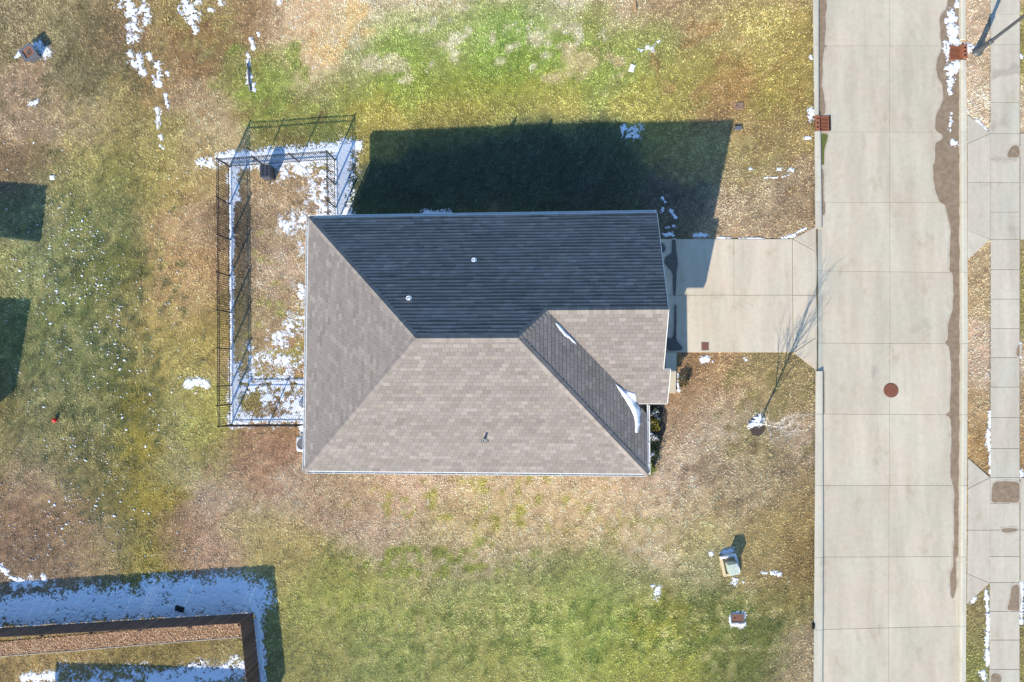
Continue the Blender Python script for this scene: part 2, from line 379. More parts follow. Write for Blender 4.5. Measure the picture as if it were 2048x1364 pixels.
overlay(1050, 1260, 500, 100, (165, 158, 100), .5, .59, .6, 66)
overlay(1440, 1270, 160, 100, (92, 108, 52), .34, .56, .6, 67)
overlay(1440, 1260, 190, 120, (175, 155, 110), .38, .58, .6, 68)
overlay(170, 700, 190, 380, (78, 95, 48), .36, .55, .7, 69)
overlay(170, 620, 200, 420, (160, 150, 82), .34, .58, .55, 70)
overlay(150, 130, 220, 170, (98, 98, 58), .6, .56, .6, 71)
overlay(1530, 820, 110, 110, (122, 122, 66), .5, .52, .6, 72)
overlay(1450, 960, 200, 100, (118, 100, 70), .4, .60, .5, 73)
overlay(1550, 250, 90, 200, (135, 105, 62), .5, .58, .5, 74)
overlay(60, 1040, 90, 90, (118, 94, 70), .7, .52, .35, 75)
overlay(560, 560, 80, 200, (150, 118, 78), .5, .53, .5, 76)
overlay(560, 650, 80, 200, (150, 160, 60), .5, .64, .6, 77)
overlay(510, 940, 110, 70, (146, 110, 84), .8, .54, .4, 78)
LM[..., 1] += 4+.30*np.clip(LM[..., 0]-LM[..., 1], 0, 60); LM[..., 0] += 10+.30*np.clip(LM[..., 1]-LM[..., 0], 0, 60); LM[..., 2] += 13
def tint(x, y, rx, ry, k):
    m = np.exp(-(((PXX-x)/rx)**4+((PYY-y)/ry)**4))[..., None]; LM[:] = LM*(1-m)+LM*np.array(k)*m
tint(130, 640, 150, 300, (.93, .99, 1.08)); tint(980, 1280, 360, 130, (1.07, 1.06, 1.04)); tint(980, 100, 300, 100, (.93, 1.0, .88)); tint(1350, 1290, 280, 110, (.99, 1.06, .96)); tint(1250, 1040, 380, 70, (1.02, 1.02, .98)); tint(370, 560, 70, 230, (1.05, 1.05, 1.04)); tint(1480, 1010, 190, 170, (.98, 1.0, 1.03)); tint(1500, 330, 130, 130, (.97, 1.0, 1.07)); tint(550, 560, 80, 230, (.97, 1.01, 1.10)); tint(1000, 340, 330, 95, (.74, .78, .96)); tint(980, 1280, 420, 110, (.98, 1.02, .95))  # the north-side tint paints the house shadow darker and bluer
LM *= (.92+.16*fbm(GXX*1.6, GYY*1.6, 90, 3))[..., None]
LM *= (.80+.42*fbm(GXX*7., GYY*7., 91, 3))[..., None]
LM = np.clip(LM, 20, 235)
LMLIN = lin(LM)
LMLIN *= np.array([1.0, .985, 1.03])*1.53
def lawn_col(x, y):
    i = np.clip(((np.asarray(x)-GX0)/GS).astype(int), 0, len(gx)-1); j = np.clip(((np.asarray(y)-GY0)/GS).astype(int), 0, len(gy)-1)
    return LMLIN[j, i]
NOGRASS = []        # plan polygons that carry no turf

# ------------------------------------------------------------------ ground sheet
k0a = P(1638, 1364)[0]; k0t = P(1642, 0)[0]; e1a = P(1927, 1364)[0]; e1t = P(1926, 0)[0]
fine = list(np.arange(-34, 26.01, .25))
xs = np.array(sorted(set([-400, -200, -100, -60, -45] + [round(v, 3) for v in fine] + [40, 60, 100, 200, 400])))
ys = np.array(sorted(set([-400, -200, -100, -50, -30] + [round(v, 3) for v in np.arange(-20, 26.01, .25)] + [40, 60, 100, 200, 400])))
XX, YY = np.meshgrid(xs, ys)
px_, py_ = unproj(XX, YY, 0.)
def col_world(fn, y):      # world x of a site line at world y (straight lines)
    t = np.array([P(fn(q), q) for q in range(1900, -521, -20)]); return np.interp(y, t[:, 1], t[:, 0])
kw = col_world(K0, YY)+.14; ke = col_world(E1, YY)-.12
ZZ = np.where((XX > kw) & (XX < ke), -.45, -.012+(fbm(XX*.8, YY*.8, 5, 3)-.5)*.03)
# snap columns bordering the road so that the drop hides under the kerbs
for r in range(len(ys)):
    row = XX[r]; inside = np.where((row > kw[r]) & (row < ke[r]))[0]
    if len(inside):
        a, b = inside[0], inside[-1]
        XX[r, a] = kw[r, a]+.02; XX[r, a-1] = kw[r, a]-.02; XX[r, b] = ke[r, b]-.02; XX[r, b+1] = ke[r, b]+.02
nx = len(xs); ny = len(ys)
ii = np.arange(nx*ny).reshape(ny, nx)
gf = np.stack([ii[:-1, :-1], ii[:-1, 1:], ii[1:, 1:], ii[1:, :-1]], -1).reshape(-1, 4)
gv = np.stack([XX, YY, ZZ], -1).reshape(-1, 3)
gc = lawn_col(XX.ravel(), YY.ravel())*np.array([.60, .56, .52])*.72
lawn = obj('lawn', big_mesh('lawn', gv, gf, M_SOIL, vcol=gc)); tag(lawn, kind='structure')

# ------------------------------------------------------------------ street
def slab(parent, name, pts, m, z1, z0=None, gap=.006, bev=.005):
    pts = ccw(list(pts)); c = np.mean(np.array(pts), 0); q = []
    n = len(pts)
    for i in range(n):                       # inset each edge by gap
        p0, p1, p2 = np.array(pts[i-1]), np.array(pts[i]), np.array(pts[(i+1) % n])
        d1 = (p1-p0)/np.linalg.norm(p1-p0); d2 = (p2-p1)/np.linalg.norm(p2-p1)
        n1 = np.array([-d1[1], d1[0]]); n2 = np.array([-d2[1], d2[0]]); b = n1+n2
        q.append(tuple(p1+b*gap/max(.3, (1+n1@n2))))
    mb = MB(); zt = z1; zb = (min(z1) if hasattr(z1, '__len__') else z1)-.12 if z0 is None else z0
    mb.prism(q, zb, zt)
    o = mb.build(name, m, parent); 
    return bevel(o, bev, 1)
street = MB()
ya, yb = -420, 1780
left = [P(K1(y)-3, y, ROADZ) for y in (ya, yb)]; right = [P(E0(y)+3, y, ROADZ) for y in (ya, yb)]
street.poly([(left[0][0], left[0][1], ROADZ-.016), (left[1][0], left[1][1], ROADZ-.016), (right[1][0], right[1][1], ROADZ-.016), (right[0][0], right[0][1], ROADZ-.016)])
street = street.build('street', M_JOINT); tag(street, kind='structure')
rowsL = [-420, -270, -80, 91, 263.5, 404.5, 541.5, 686, 828, 970.5, 1114, 1259, 1403, 1560, 1780]
rowsR = [-420, -270, -80, 91, 264, 405, 545, 687.5, 829.5, 971, 1113, 1252, 1397, 1560, 1780]
for i in range(len(rowsL)-1):
    a0, a1 = rowsL[i], rowsL[i+1]; b0, b1 = rowsR[i], rowsR[i+1]; m0, m1 = (a0+b0)/2, (a1+b1)/2
    slab(street, 'road_slab', [P(K1(a0), a0, ROADZ), P(CC(m0), m0, ROADZ), P(CC(m1), m1, ROADZ), P(K1(a1), a1, ROADZ)], M_ROAD, ROADZ)
    slab(street, 'road_slab', [P(CC(m0), m0, ROADZ), P(E0(b0), b0, ROADZ), P(E0(b1), b1, ROADZ), P(CC(m1), m1, ROADZ)], M_ROAD, ROADZ)
def kerb(name, o_fn, i_fn, rows, drops, extra=None):
    base = tag(empty(name, (*P(i_fn(682), 682, ROADZ), ROADZ)), kind='structure')
    for a, b in zip(rows[:-1], rows[1:]):
        if any(g0 <= (a+b)/2 <= g1 for g0, g1 in ((232, 263), (80, 121)) if (o_fn is K0) == (g0 == 232)): continue
        low = any(d0 <= (a+b)/2 <= d1 for d0, d1 in drops)
        t = -.085 if low else .025
        p = [P(o_fn(a), a), P(o_fn(b), b), P(i_fn(b), b, ROADZ), P(i_fn(a), a, ROADZ)]
        q = ccw(p); mb = MB()
        n = 10                                  # battered face with a rounded nose
        prof = [(0, -.3), (0, t), (.62, t), (.80, t-.012), (.90, t-.04), (1.0, ROADZ-.02), (1.0, -.3)] if not low else [(0, -.3), (0, .0), (.3, -.03), (1.0, ROADZ+.004), (1.0, -.3)]
        A0, B0, B1, A1 = [np.array(v) for v in p]
        ln = np.linalg.norm(B0-A0); e = .006/ln
        for s, t2 in (((A0*(1-e)+B0*e), (A1*(1-e)+B1*e)), ((B0*(1-e)+A0*e), (B1*(1-e)+A1*e))):
            for u, z in prof: mb.v.append((*(s*(1-u)+t2*u), z))
        k = len(prof)
        for i in range(k-1): mb.f.append((i, i+1, k+i+1, k+i)); mb.c.append(None)
        mb.f += [tuple(range(k)), tuple(reversed(range(k, 2*k)))]; mb.c += [None]*2
        me = mb.mesh('kerb_stone', M_KERB)
        import bmesh
        bm = bmesh.new(); bm.from_mesh(me); bmesh.ops.recalc_face_normals(bm, faces=bm.faces); bm.to_mesh(me); bm.free()
        obj('kerb_stone', me, base)
    return base
kerb('kerb', K0, K1, [-420, -270, -80, 91, 232, 263, 404.5, 458, 541.5, 686, 742, 828, 970.5, 1114, 1259, 1403, 1560, 1780], [(458, 742)])
kerb('kerb', E1, E0, [-420, -270, -80, 80, 121, 264, 405, 545, 687.5, 829.5, 971, 1113, 1252, 1397, 1560, 1780], [])

# ------------------------------------------------------------------ sidewalk and opposite driveway aprons
sw = MB(); SWZ = .03
sw.poly([(*PX(S0, ya), SWZ-.02), (*PX(S0, yb), SWZ-.02), (*PX(S1, yb), SWZ-.02), (*PX(S1, ya), SWZ-.02)])
sw = sw.build('sidewalk', M_JOINT); tag(sw, kind='structure')
srow = [-420, -330, -240, -150, -90, -31, 27.5, 88, 145, 204.5, 267, 316, 365, 424, 479, 539, 598, 657, 715, 774, 835, 897, 955, 1007, 1060, 1113, 1165, 1223, 1280, 1339, 1398, 1458, 1520, 1600, 1690, 1780]
for a, b in zip(srow[:-1], srow[1:]):
    slab(sw, 'sidewalk_slab', [PX(S0, a, SWZ), PX(S1, a, SWZ), PX(S1, b, SWZ), PX(S0, b, SWZ)], M_WALK, SWZ, gap=.009)
def apron(name, polys, m, label=None):
    base = tag(empty(name, (*P(*polys[0][0]), 0)), kind='structure')
    for p in polys:
        q = [P(*v) for v in p]; NOGRASS.append(q)
        slab(base, 'apron_slab', q, m, .024, gap=.008)
    return base
ap1 = [[(1934.5, 229), (1981, 267), (1935, 287.5)], [(1935, 287.5), (1981, 267), (1981, 365), (1935, 364.5)], [(1935, 364.5), (1981, 365), (1981, 479), (1935, 460)], [(1935, 460), (1981, 479), (1935, 520)]]
ap2 = [[(1935.5, 916), (1980, 955), (1935.5, 977)], [(1935.5, 977), (1980, 955), (1980, 1060), (1935, 1060)], [(1935, 1060), (1980, 1060), (1979.5, 1166), (1934, 1147)], [(1934, 1147), (1979.5, 1166), (1933, 1208)]]
apron('driveway_apron', ap1, M_WALK); apron('driveway_apron', ap2, M_WALK)
for y0, y1, ymid in ((267, 479, 365), (955, 1165, 1060)):
    b = tag(empty('opposite_driveway', (*P(2041, y0), 0)), kind='structure')
    for a, c in ((y0, ymid), (ymid, y1)):
        q = [P(2040.5, a), P(2300, a), P(2300, c), P(2040.5, c)]; NOGRASS.append(q); slab(b, 'driveway_slab', q, M_WALK, .024)

# ------------------------------------------------------------------ driveway of the house
dw = MB(); q = [P(1318, 478), P(1586, 478), P(1632, 452), P(1632, 741), P(1588, 705), P(1352, 705), P(1318, 705)]
NOGRASS.append(q)
dw.poly([(*p, -.03) for p in ccw(q[:2]+q[4:])])
dw = dw.build('driveway', M_JOINT); tag(dw, kind='structure')
DZ = .028
dc = [1318, 1350, 1467.5, 1584.5]
for i in range(3):
    xl, xr = dc[i], dc[i+1]; off = (1469 if i == 1 else xr)
    slab(dw, 'driveway_slab', [P(xl, 478), P(xr, 478), P(xr+(.5 if i else 0), 590), P(xl, 590.5)], M_DRIVE, DZ, gap=.008)
    slab(dw, 'driveway_slab', [P(xl, 590.5), P(xr+.5, 590), P(xr+1.5, 705), P(xl, 705)], M_DRIVE, DZ, gap=.008)
def sloped(pts):
    return [DZ if p[0] < 1600 else .006 for p in pts]
def aslab(pts):
    w = [P(*p) for p in pts]; z = sloped(pts)
    a = sum(w[i][0]*w[(i+1) % len(w)][1]-w[(i+1) % len(w)][0]*w[i][1] for i in range(len(w)))
    if a < 0: w = w[::-1]; z = z[::-1]
    mb = MB(); mb.prism(w, -.3, z); bevel(mb.build('driveway_slab', M_DRIVE, dw), .008, 1)
aslab([(1585.3, 478.5), (1631.4, 503), (1631.4, 589.6), (1585.6, 589.6)]); aslab([(1585.6, 590.6), (1631.4, 590.6), (1631.4, 675), (1586.6, 704.5)])
aslab([(1586, 477.5), (1632, 453), (1631.4, 502)]); aslab([(1587.3, 705.3), (1631.4, 676), (1632, 740)])

# ------------------------------------------------------------------ wet patches on the concrete
WETN = [0]
def wet(parent, pts, z, m=M_WET, n=2, jit=.025, name='wet_patch', halo=.07):
    WETN[0] += 1; z = z+WETN[0]*.00012
    w = [P(*p, z) for p in pts]; dense = []
    for i in range(len(w)):
        a = np.array(w[i]); b = np.array(w[(i+1) % len(w)]); k = max(1, int(np.linalg.norm(b-a)/.25))
        for t in range(k): dense.append(tuple(a+(b-a)*t/k+np.random.uniform(-jit, jit, 2)))
    w = ccw(chaikin(dense, n))
    if halo:
        a = np.array(w); t = np.roll(a, -1, 0)-np.roll(a, 1, 0); t /= np.linalg.norm(t, axis=1)[:, None]+1e-9
        k = np.arange(len(a)); off = halo*(.4+1.2*vnoise(k*.21, k*0., int(abs(a[0, 0]*100))))[:, None]
        hb = MB(); hb.poly([(*p, z+.002) for p in a+np.stack([t[:, 1], -t[:, 0]], 1)*off]); hb.build('damp_edge', M_HALO, parent)
    mb = MB(); mb.poly([(*p, z+.004) for p in w]); return mb.build(name, m, parent)
wr = '''1895,-60 1895,0 1894,17 1882,29 1879,44 1882,88 1883,101 1873,119 1873,141 1877,158 1884,169 1887,198 1879,215 1871,233 1871,259 1876,265 1884,268 1886,276 1880,283 1870,286 1869,305 1871,324 1865,331 1866,358 1871,382 1879,403 1892,410 1896,437 1902,464 1899,482 1900,510 1899,543 1907,547 1905,567 1907,591 1906,617 1896,646 1896,678 1889,687 1898,692 1902,736 1901,780 1900,823 1890,829 1902,834 1903,880 1901,900 1900,948 1908,975 1908,1081 1906,1130 1899,1152 1901,1192 1906,1198 1914,1167 1912,1141 1911,1116 1916,1110 1917,1000 1919,800 1919,500 1918,300 1918,150 1917,0 1917,-60'''
wet(street, [tuple(map(float, s.split(','))) for s in wr.split()], ROADZ)
wet(street, [(1650, -60), (1653, 0), (1655, 17), (1650.5, 30), (1652, 45), (1649, 90), (1655, 92), (1648, 96), (1646, 119), (1644, 171), (1649, 198), (1651, 229), (1637.5, 233), (1637.5, 200), (1637.5, 100), (1638, 0), (1638, -60)], ROADZ)
wet(street, [(1642, 266), (1657, 268), (1654, 280), (1649, 297), (1648, 330), (1643, 330)], ROADZ, M_ALGAE, 1, .005)
wet(street, [(1643, 337), (1646.5, 337), (1646.5, 345), (1648.5, 350), (1647, 375), (1647.5, 402), (1650.5, 406), (1650, 428), (1645, 432), (1643.5, 380)], ROADZ, M_WET, 1, .005)
wet(street, [(1645, 985), (1647.5, 990), (1648, 1050), (1646.5, 1100), (1645, 1100)], ROADZ, M_WETD, 1, .005)
wet(street, [(1644, 1130), (1647.5, 1140), (1648.5, 1180), (1646.5, 1230), (1644.5, 1230)], ROADZ, M_WETD, 1, .005)
wet(street, [(1645.5, 742), (1648.5, 742), (1649, 828), (1646, 828)], ROADZ, M_WET, 0, .004)
wet(street, [(1744, 733), (1750, 734), (1753, 742), (1751, 751), (1744.5, 756), (1746, 745)], ROADZ, M_WETD, 1, .01)
wet(dw, [(1343, 479), (1351, 479), (1352, 490), (1354, 513), (1356, 528), (1353, 543), (1353, 550), (1351, 592), (1347, 592), (1345, 563), (1346, 546), (1333, 532), (1327, 525), (1331, 513), (1343, 507)], DZ, mat('wet_drive', (.10, .085, .07), .35, var=.2, scale=5), 2, .01)
M_WETV = bpy.data.materials['wet_drive']
wet(dw, [(1321, 485), (1328, 488), (1332, 498), (1326, 506), (1320, 508)], DZ, M_WETV, 2, .01)
wet(dw, [(1348, 609), (1352, 609), (1353, 682), (1364, 693), (1364, 701), (1334, 701), (1327, 673), (1344, 679), (1348, 660)], DZ, M_WETV, 2, .01)
for p in ([(2013, 315), (2017, 302), (2024, 292), (2034, 290), (2039, 296), (2039, 315)], [(1984, 318), (2012, 317.5), (2036, 318), (2010, 322), (1984, 320)],
          [(1983, 1005), (1984, 975), (1988, 965), (2005, 962), (2036, 964), (2039, 970), (2039, 1005)], [(2014, 1220), (2020, 1195), (2024, 1172), (2036, 1168), (2039, 1180), (2038, 1222)],
          [(2002, 1058), (2020, 1056), (2036, 1058), (2034, 1062), (2012, 1066), (2004, 1063)], [(1982, 1350), (1990, 1346), (2000, 1348), (2004, 1364), (1982, 1375)],
          [(1984, 143), (2018, 140), (2024, 128), (2038, 130), (2039, 146), (2010, 148), (1992, 153), (1984, 158)], [(2032, 710), (2034, 695), (2039, 688), (2039, 714)], [(1983, 246), (1990, 248), (1992, 256), (1986, 262), (1982, 262)]):
    wet(sw, p, SWZ, M_WETD if p[0][0] < 2000 and p[0][1] < 400 else M_WET, 2, .008)

# ------------------------------------------------------------------ roof geometry
HE, PT = 2.9, .62
XW, XE, YS, YN = -10.98, 3.90, -4.20, 7.03
YR = (YN+YS)/2; RUN = (YN-YS)/2
RX0, RX1 = XW+RUN, XE-RUN+.30
HR = HE+PT*RUN
YG = 2.54; VX = RX1+(YG-YR); HG = HE+PT*(YN-YG)          # lower gable ridge of the garage wing
XG = 4.42; XG2 = 4.70; YGS = -1.20; HGS = HG-PT*(YG-YGS)
XB = VX+(YG-YGS)                                         # foot of the valley
HXE = HR-PT*(XE-RX1)                                     # east eave height on the hip
zN = lambda x, y: HE+PT*(YN-y)
zS = lambda x, y: HE+PT*(y-YS)
zW = lambda x, y: HE+PT*(x-XW)
zE = lambda x, y: HR-PT*(x-RX1)
zGS = lambda x, y: HG-PT*(YG-y)
house = empty('house', ((XW+XE)/2, YR, 0), 'single-storey house with taupe shingle hip roof and front gable wing', 'house')
SH = [  # name, plane, eave point, up dir, convex plan pieces (ccw), tint
    ('S', zS, (XW, YS), (0, 1), [[(XW, YS), (XE, YS), (RX1, YR), (RX0, YR)]]),
    ('W', zW, (XW, YN), (1, 0), [[(XW, YN), (XW, YS), (RX0, YR)]]),
    ('N', zN, (XG, YN), (0, -1), [[(XG, YN), (XW, YN), (XW+(YN-YG), YG), (XG, YG)], [(VX, YG), (XW+(YN-YG), YG), (RX0, YR), (RX1, YR)]]),
    ('E', zE, (XE, YS), (-1, 0), [[(XE, YS), (XE, YG-(XE-VX)), (VX, YG), (RX1, YR)]]),
    ('G', zGS, (VX, YGS), (0, 1), [[(XB, YGS), (XG, YGS), (XG, YG), (VX, YG)], [(XG, YGS), (XG2, YGS), (XG2, .24), (XG, .24)]]),
]
roof = MB()
for nm, zf, e, up, polys in SH:
    for p in polys: roof.poly([(x, y, zf(x, y)-.006) for x, y in ccw(p)])
    for p in polys: roof.poly([(x, y, zf(x, y)-.13) for x, y in ccw(p)[::-1]])
roof = roof.build('roof', M_DECK, house)
def clip(sub, poly):
    out = sub; n = len(poly)
    for i in range(n):
        a = poly[i]; b = poly[(i+1) % n]; inp = out; out = []
        f = lambda p: (b[0]-a[0])*(p[1]-a[1])-(b[1]-a[1])*(p[0]-a[0])
        for j in range(len(inp)):
            p, q = inp[j-1], inp[j]; fp, fq = f(p), f(q)
            if (fp >= 0) != (fq >= 0):
                t = fp/(fp-fq); out.append((p[0]+(q[0]-p[0])*t, p[1]+(q[1]-p[1])*t))
            if fq >= 0: out.append(q)
        if len(out) < 3: return []
    return out
CE, TW = .150, .305
SHB = np.array([.196, .172, .153])
tabs = []
for nm, zf, e, up, polys in SH:
    al = (-up[1], up[0]) if nm in 'SG' else (up[1], -up[0])
    al = (up[1], -up[0])
    ez = zf(*e)
    for p in polys:
        p = ccw(p)
        sv = [(x-e[0])*up[0]+(y-e[1])*up[1] for x, y in p]; tv = [(x-e[0])*al[0]+(y-e[1])*al[1] for x, y in p]
        for k in range(int(math.floor(min(sv)/CE+1e-6)), int(math.ceil(max(sv)/CE))):
            off = (k*.37 % 1)*TW+random.uniform(-.01, .01)
            rowt = random.uniform(.96, 1.04)
            j0 = int(min(tv)/TW)-2; j1 = int(max(tv)/TW)+2; light = 0
            for j in range(j0, j1):
                t0 = j*TW+off; s0 = k*CE; g = .0035
                qs = [(s0, t0+g), (s0, t0+TW-g), (s0+CE-.004, t0+TW-g), (s0+CE-.004, t0+g)]
                w = [(e[0]+up[0]*s+al[0]*t, e[1]+up[1]*s+al[1]*t) for s, t in qs]
                rr = random.random(); tint = random.uniform(.88, 1.04)*rowt
                if rr < .17: tint *= 1.17
                elif rr < .26: tint *= 1.08
                elif rr > .86: tint *= .92
                c = SHB*tint*np.array([1, random.uniform(.985, 1.015), random.uniform(.97, 1.03)])
                pieces = [(w, c, True)]
                if nm == 'N':     # north tabs are split: the head of every course is darker
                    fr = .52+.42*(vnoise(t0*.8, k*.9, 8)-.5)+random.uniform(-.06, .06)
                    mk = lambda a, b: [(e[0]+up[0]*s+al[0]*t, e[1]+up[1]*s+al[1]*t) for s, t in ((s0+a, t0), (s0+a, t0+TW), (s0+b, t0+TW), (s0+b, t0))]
                    pieces = [(mk(0, CE*fr), c*1.16, False), (mk(CE*fr, CE-.002), c*.50, False)]  # lower part lightened to put sky light into the north slope's colour
                for w, c, _ in pieces:
                    cw = clip(ccw(w), p)
                    if len(cw) < 3: continue
                    cx = sum(v[0] for v in cw)/len(cw); cy = sum(v[1] for v in cw)/len(cw)
                    full = len(cw) == 4 and abs(abs(sum(cw[i][0]*cw[(i+1) % 4][1]-cw[(i+1) % 4][0]*cw[i][1] for i in range(4)))/2-(TW-.007)*(CE-.004)) < 1e-4
                    top = []
                    for x, y in cw:
                        s = (x-e[0])*up[0]+(y-e[1])*up[1]-s0
                        top.append((x, y, zf(x, y)+.015*(1-s/CE)+.002))
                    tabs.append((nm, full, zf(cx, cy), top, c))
def add_tab(mb, top, c):
    n = len(top); b = len(mb.v); mb.v += top+[(x, y, z-.022) for x, y, z in top]
    mb.f.append(tuple(range(b, b+n))); mb.c.append(c)
    for i in range(n):
        j = (i+1) % n; mb.f.append((b+j, b+i, b+n+i, b+n+j)); mb.c.append(c*.8)
fulls = sorted([i for i, t in enumerate(tabs) if t[1] and t[0] in 'SWEG'], key=lambda i: -tabs[i][2])[:300]
fs = set(fulls)
rest = {}
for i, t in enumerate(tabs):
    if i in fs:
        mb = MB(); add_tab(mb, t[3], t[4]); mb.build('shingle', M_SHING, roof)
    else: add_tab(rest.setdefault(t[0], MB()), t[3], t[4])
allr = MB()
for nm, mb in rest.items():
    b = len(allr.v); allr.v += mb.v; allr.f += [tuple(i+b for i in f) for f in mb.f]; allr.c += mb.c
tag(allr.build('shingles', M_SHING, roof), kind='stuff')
# cap shingles over hips and ridges
caps = MB()
def capline(a, b, fa, fb, wd=.15):
    a = np.array(a); b = np.array(b); L = np.linalg.norm((b-a)[:2]); n = int(L/.16); d = (b-a)/L
    side = np.array([-d[1], d[0]])
    for i in range(n):
        p0 = a[:2]+d[:2]*(i*L/n); p1 = a[:2]+d[:2]*((i+1.0)*L/n+.012)
        if i == n-1: p1 = b[:2]
        c = SHB*random.uniform(.84, 1.16)
        z0 = a[2]+d[2]*(i*L/n); z1 = a[2]+d[2]*((i+1)*L/n)
        l0, l1, m0, m1, r0, r1 = [None]*6
        def pt(p, s, zc, lift):
            q = p+side*s; zz = (fa if s > 0 else fb)(*q) if s else zc
            return (q[0], q[1], zz+lift)
        caps.poly([pt(p0, wd, 0, .034), pt(p0, 0, z0, .045), pt(p1, 0, z1, .028), pt(p1, wd, 0, .018)][::-1], c)
        caps.poly([pt(p0, 0, z0, .045), pt(p0, -wd, 0, .034), pt(p1, -wd, 0, .018), pt(p1, 0, z1, .028)][::-1], c)
        caps.poly([pt(p0, wd, 0, .034), pt(p0, wd, 0, 0), pt(p0, 0, z0, 0), pt(p0, 0, z0, .045)], c*.7)
        caps.poly([pt(p0, 0, z0, .045), pt(p0, 0, z0, 0), pt(p0, -wd, 0, 0), pt(p0, -wd, 0, .034)], c*.7)
capline((XW, YS, HE), (RX0, YR, HR), zW, zS)
capline((XW, YN, HE), (RX0, YR, HR), zN, zW)
capline((XE, YS, HXE), (RX1, YR, HR), zS, zE)
capline((VX, YG, HG), (RX1, YR, HR), zE, zN)
capline((RX0, YR, HR), (RX1, YR, HR), zN, zS)
capline((XG, YG, HG), (VX, YG, HG), zGS, zN)
tag(caps.build('ridge_caps', M_SHING, roof), kind='stuff')
# walls
wl_ = MB(); ov = .42
wl_.prism([(XW+ov, YS+ov), (XE-ov, YS+ov), (XE-ov, YGS+.25), (XW+ov, YGS+.25)], -.1, HE-.05)
wl_.prism([(XW+ov, YGS+.25), (XE-1.5, YGS+.25), (XE-1.5, YG-.9), (XW+ov, YG-.9)], -.1, HE-.05)
wl_.prism([(XE-1.5, YGS+.25), (XG-.36, YGS+.25), (XG-.36, YG-.9), (XE-1.5, YG-.9)], -.1, HE+.42)
wl_.prism([(XW+ov, YG-.9), (XG-.28, YG-.9), (XG-.28, YN-ov), (XW+ov, YN-ov)], -.1, HE-.05)
wl_.poly([(XG-.28, YG-.9, HE-.06), (XG-.28, YN-ov, HE-.06), (XG-.28, YN-ov, zN(0, YN-ov)-.14), (XG-.28, YG, HG-.14), (XG-.28, YG-.9, zGS(0, YG-.9)-.14)])
wl_.build('wall', M_BRICK, house)
mb = MB(); mb.box(XG-.30, 2.95, .03, XG-.24, 6.1, 2.2); gd = mb.build('garage_door', mat('garage_door_paint', (.6, .59, .55), .5, var=.06), house)
for z in (.55, 1.1, 1.65):
    mb = MB(); mb.box(XG-.238, 2.97, z-.012, XG-.232, 6.08, z+.012); mb.build('panel_groove', M_PIPE, gd)
mb = MB(); mb.box(XG-.37, .25, .1, XG-.31, 1.2, 2.2); fd = mb.build('front_door', mat('dark_door_paint', (.03, .03, .04), .5), house)
mb = MB(); mb.tube([(XG-.31, .35, 1.05), (XG-.27, .35, 1.05), (XG-.27, .49, 1.05)], [.015]*3, 6); mb.build('door_handle', M_PIPE, fd)
# fascia + gutters
mb = MB()
def fasc(a, b, z0, z1, w=.028):
    a = np.array(a); b = np.array(b); d = (b-a)/np.linalg.norm(b-a); n = np.array([d[1], -d[0]])*w
    mb.prism(ccw([tuple(a), tuple(b), tuple(b+n), tuple(a+n)]), 0, 0); k = len(mb.v)-8
    pts = ccw([tuple(a), tuple(b), tuple(b+n), tuple(a+n)])
    for i, p in enumerate(pts):
        t = 0 if np.hypot(*(np.array(p)-a)) < np.hypot(*(np.array(p)-b)) else 1
        mb.v[k+i] = (*p, (z0 if t == 0 else z1)-.17); mb.v[k+4+i] = (*p, (z0 if t == 0 else z1)-.004)
fasc((XW, YS), (XE, YS), HE, HE); fasc((XW, YN), (XW, YS), HE, HE); fasc((XG, YN), (XW, YN), HE, HE)
fasc((XE, YS), (XE, YGS-.05), HXE, HXE)
fasc((XG, YG), (XG, YN), HG, HE); fasc((XG, .24), (XG, YG), zGS(0, .24), HG); fasc((XG2, YGS), (XG2, .24), HGS, zGS(0, .24))
fasc((XB+.05, YGS), (XG2, YGS), HGS, HGS); fasc((XG2, .24), (XG, .24), zGS(0, .24), zGS(0, .24))
mb.build('fascia', M_FASC, house)
def gutter(a, b, z):
    m = MB(); a = np.array(a); b = np.array(b); d = (b-a)/np.linalg.norm(b-a); n = np.array([d[1], -d[0]])
    prof = [(.030, -.02), (.032, -.105), (.085, -.105), (.115, -.03), (.115, -.005), (.100, -.005), (.100, -.03), (.078, -.09), (.042, -.09), (.042, -.02)]
    for e in (a, b):
        for u, w in prof: m.v.append((*(e+n*u), z+w))
    k = len(prof)
    for i in range(k):
        j = (i+1) % k; m.f.append((i, j, k+j, k+i)); m.c.append(None)
    m.f += [tuple(range(k)), tuple(range(k, 2*k))]; m.c += [None]*2
    me = m.mesh('gutter', M_GUT)
    bm = bmesh.new(); bm.from_mesh(me); bmesh.ops.recalc_face_normals(bm, faces=bm.faces); bm.to_mesh(me); bm.free()
    o = obj('gutter', me, house)
    hg = MB(); L = np.linalg.norm(b-a)
    for i in range(int(L/.9)):
        p = a+d*(.4+i*.9); q = [p+n*.03-d*.012, p+n*.03+d*.012, p+n*.112+d*.012, p+n*.112-d*.012]
        hg.prism(ccw([tuple(v) for v in q]), z-.02, z-.002)
    hg.build('gutter_hanger', M_GUT, o)
import bmesh
gutter((XW, YS), (XE, YS), HE); gutter((XW, YN), (XW, YS), HE); gutter((XG, YN), (XW, YN), HE); gutter((XE, YS), (XE, YGS-.08), HXE)
for x, y in ((XW+.38, YN-.36), (XW+.38, YS+.36), (XE-.38, YS+.36)):
    mb = MB(); mb.obox(x, y, .1, HE-.2, .07, .07); mb.build('downspout', M_GUT, house)
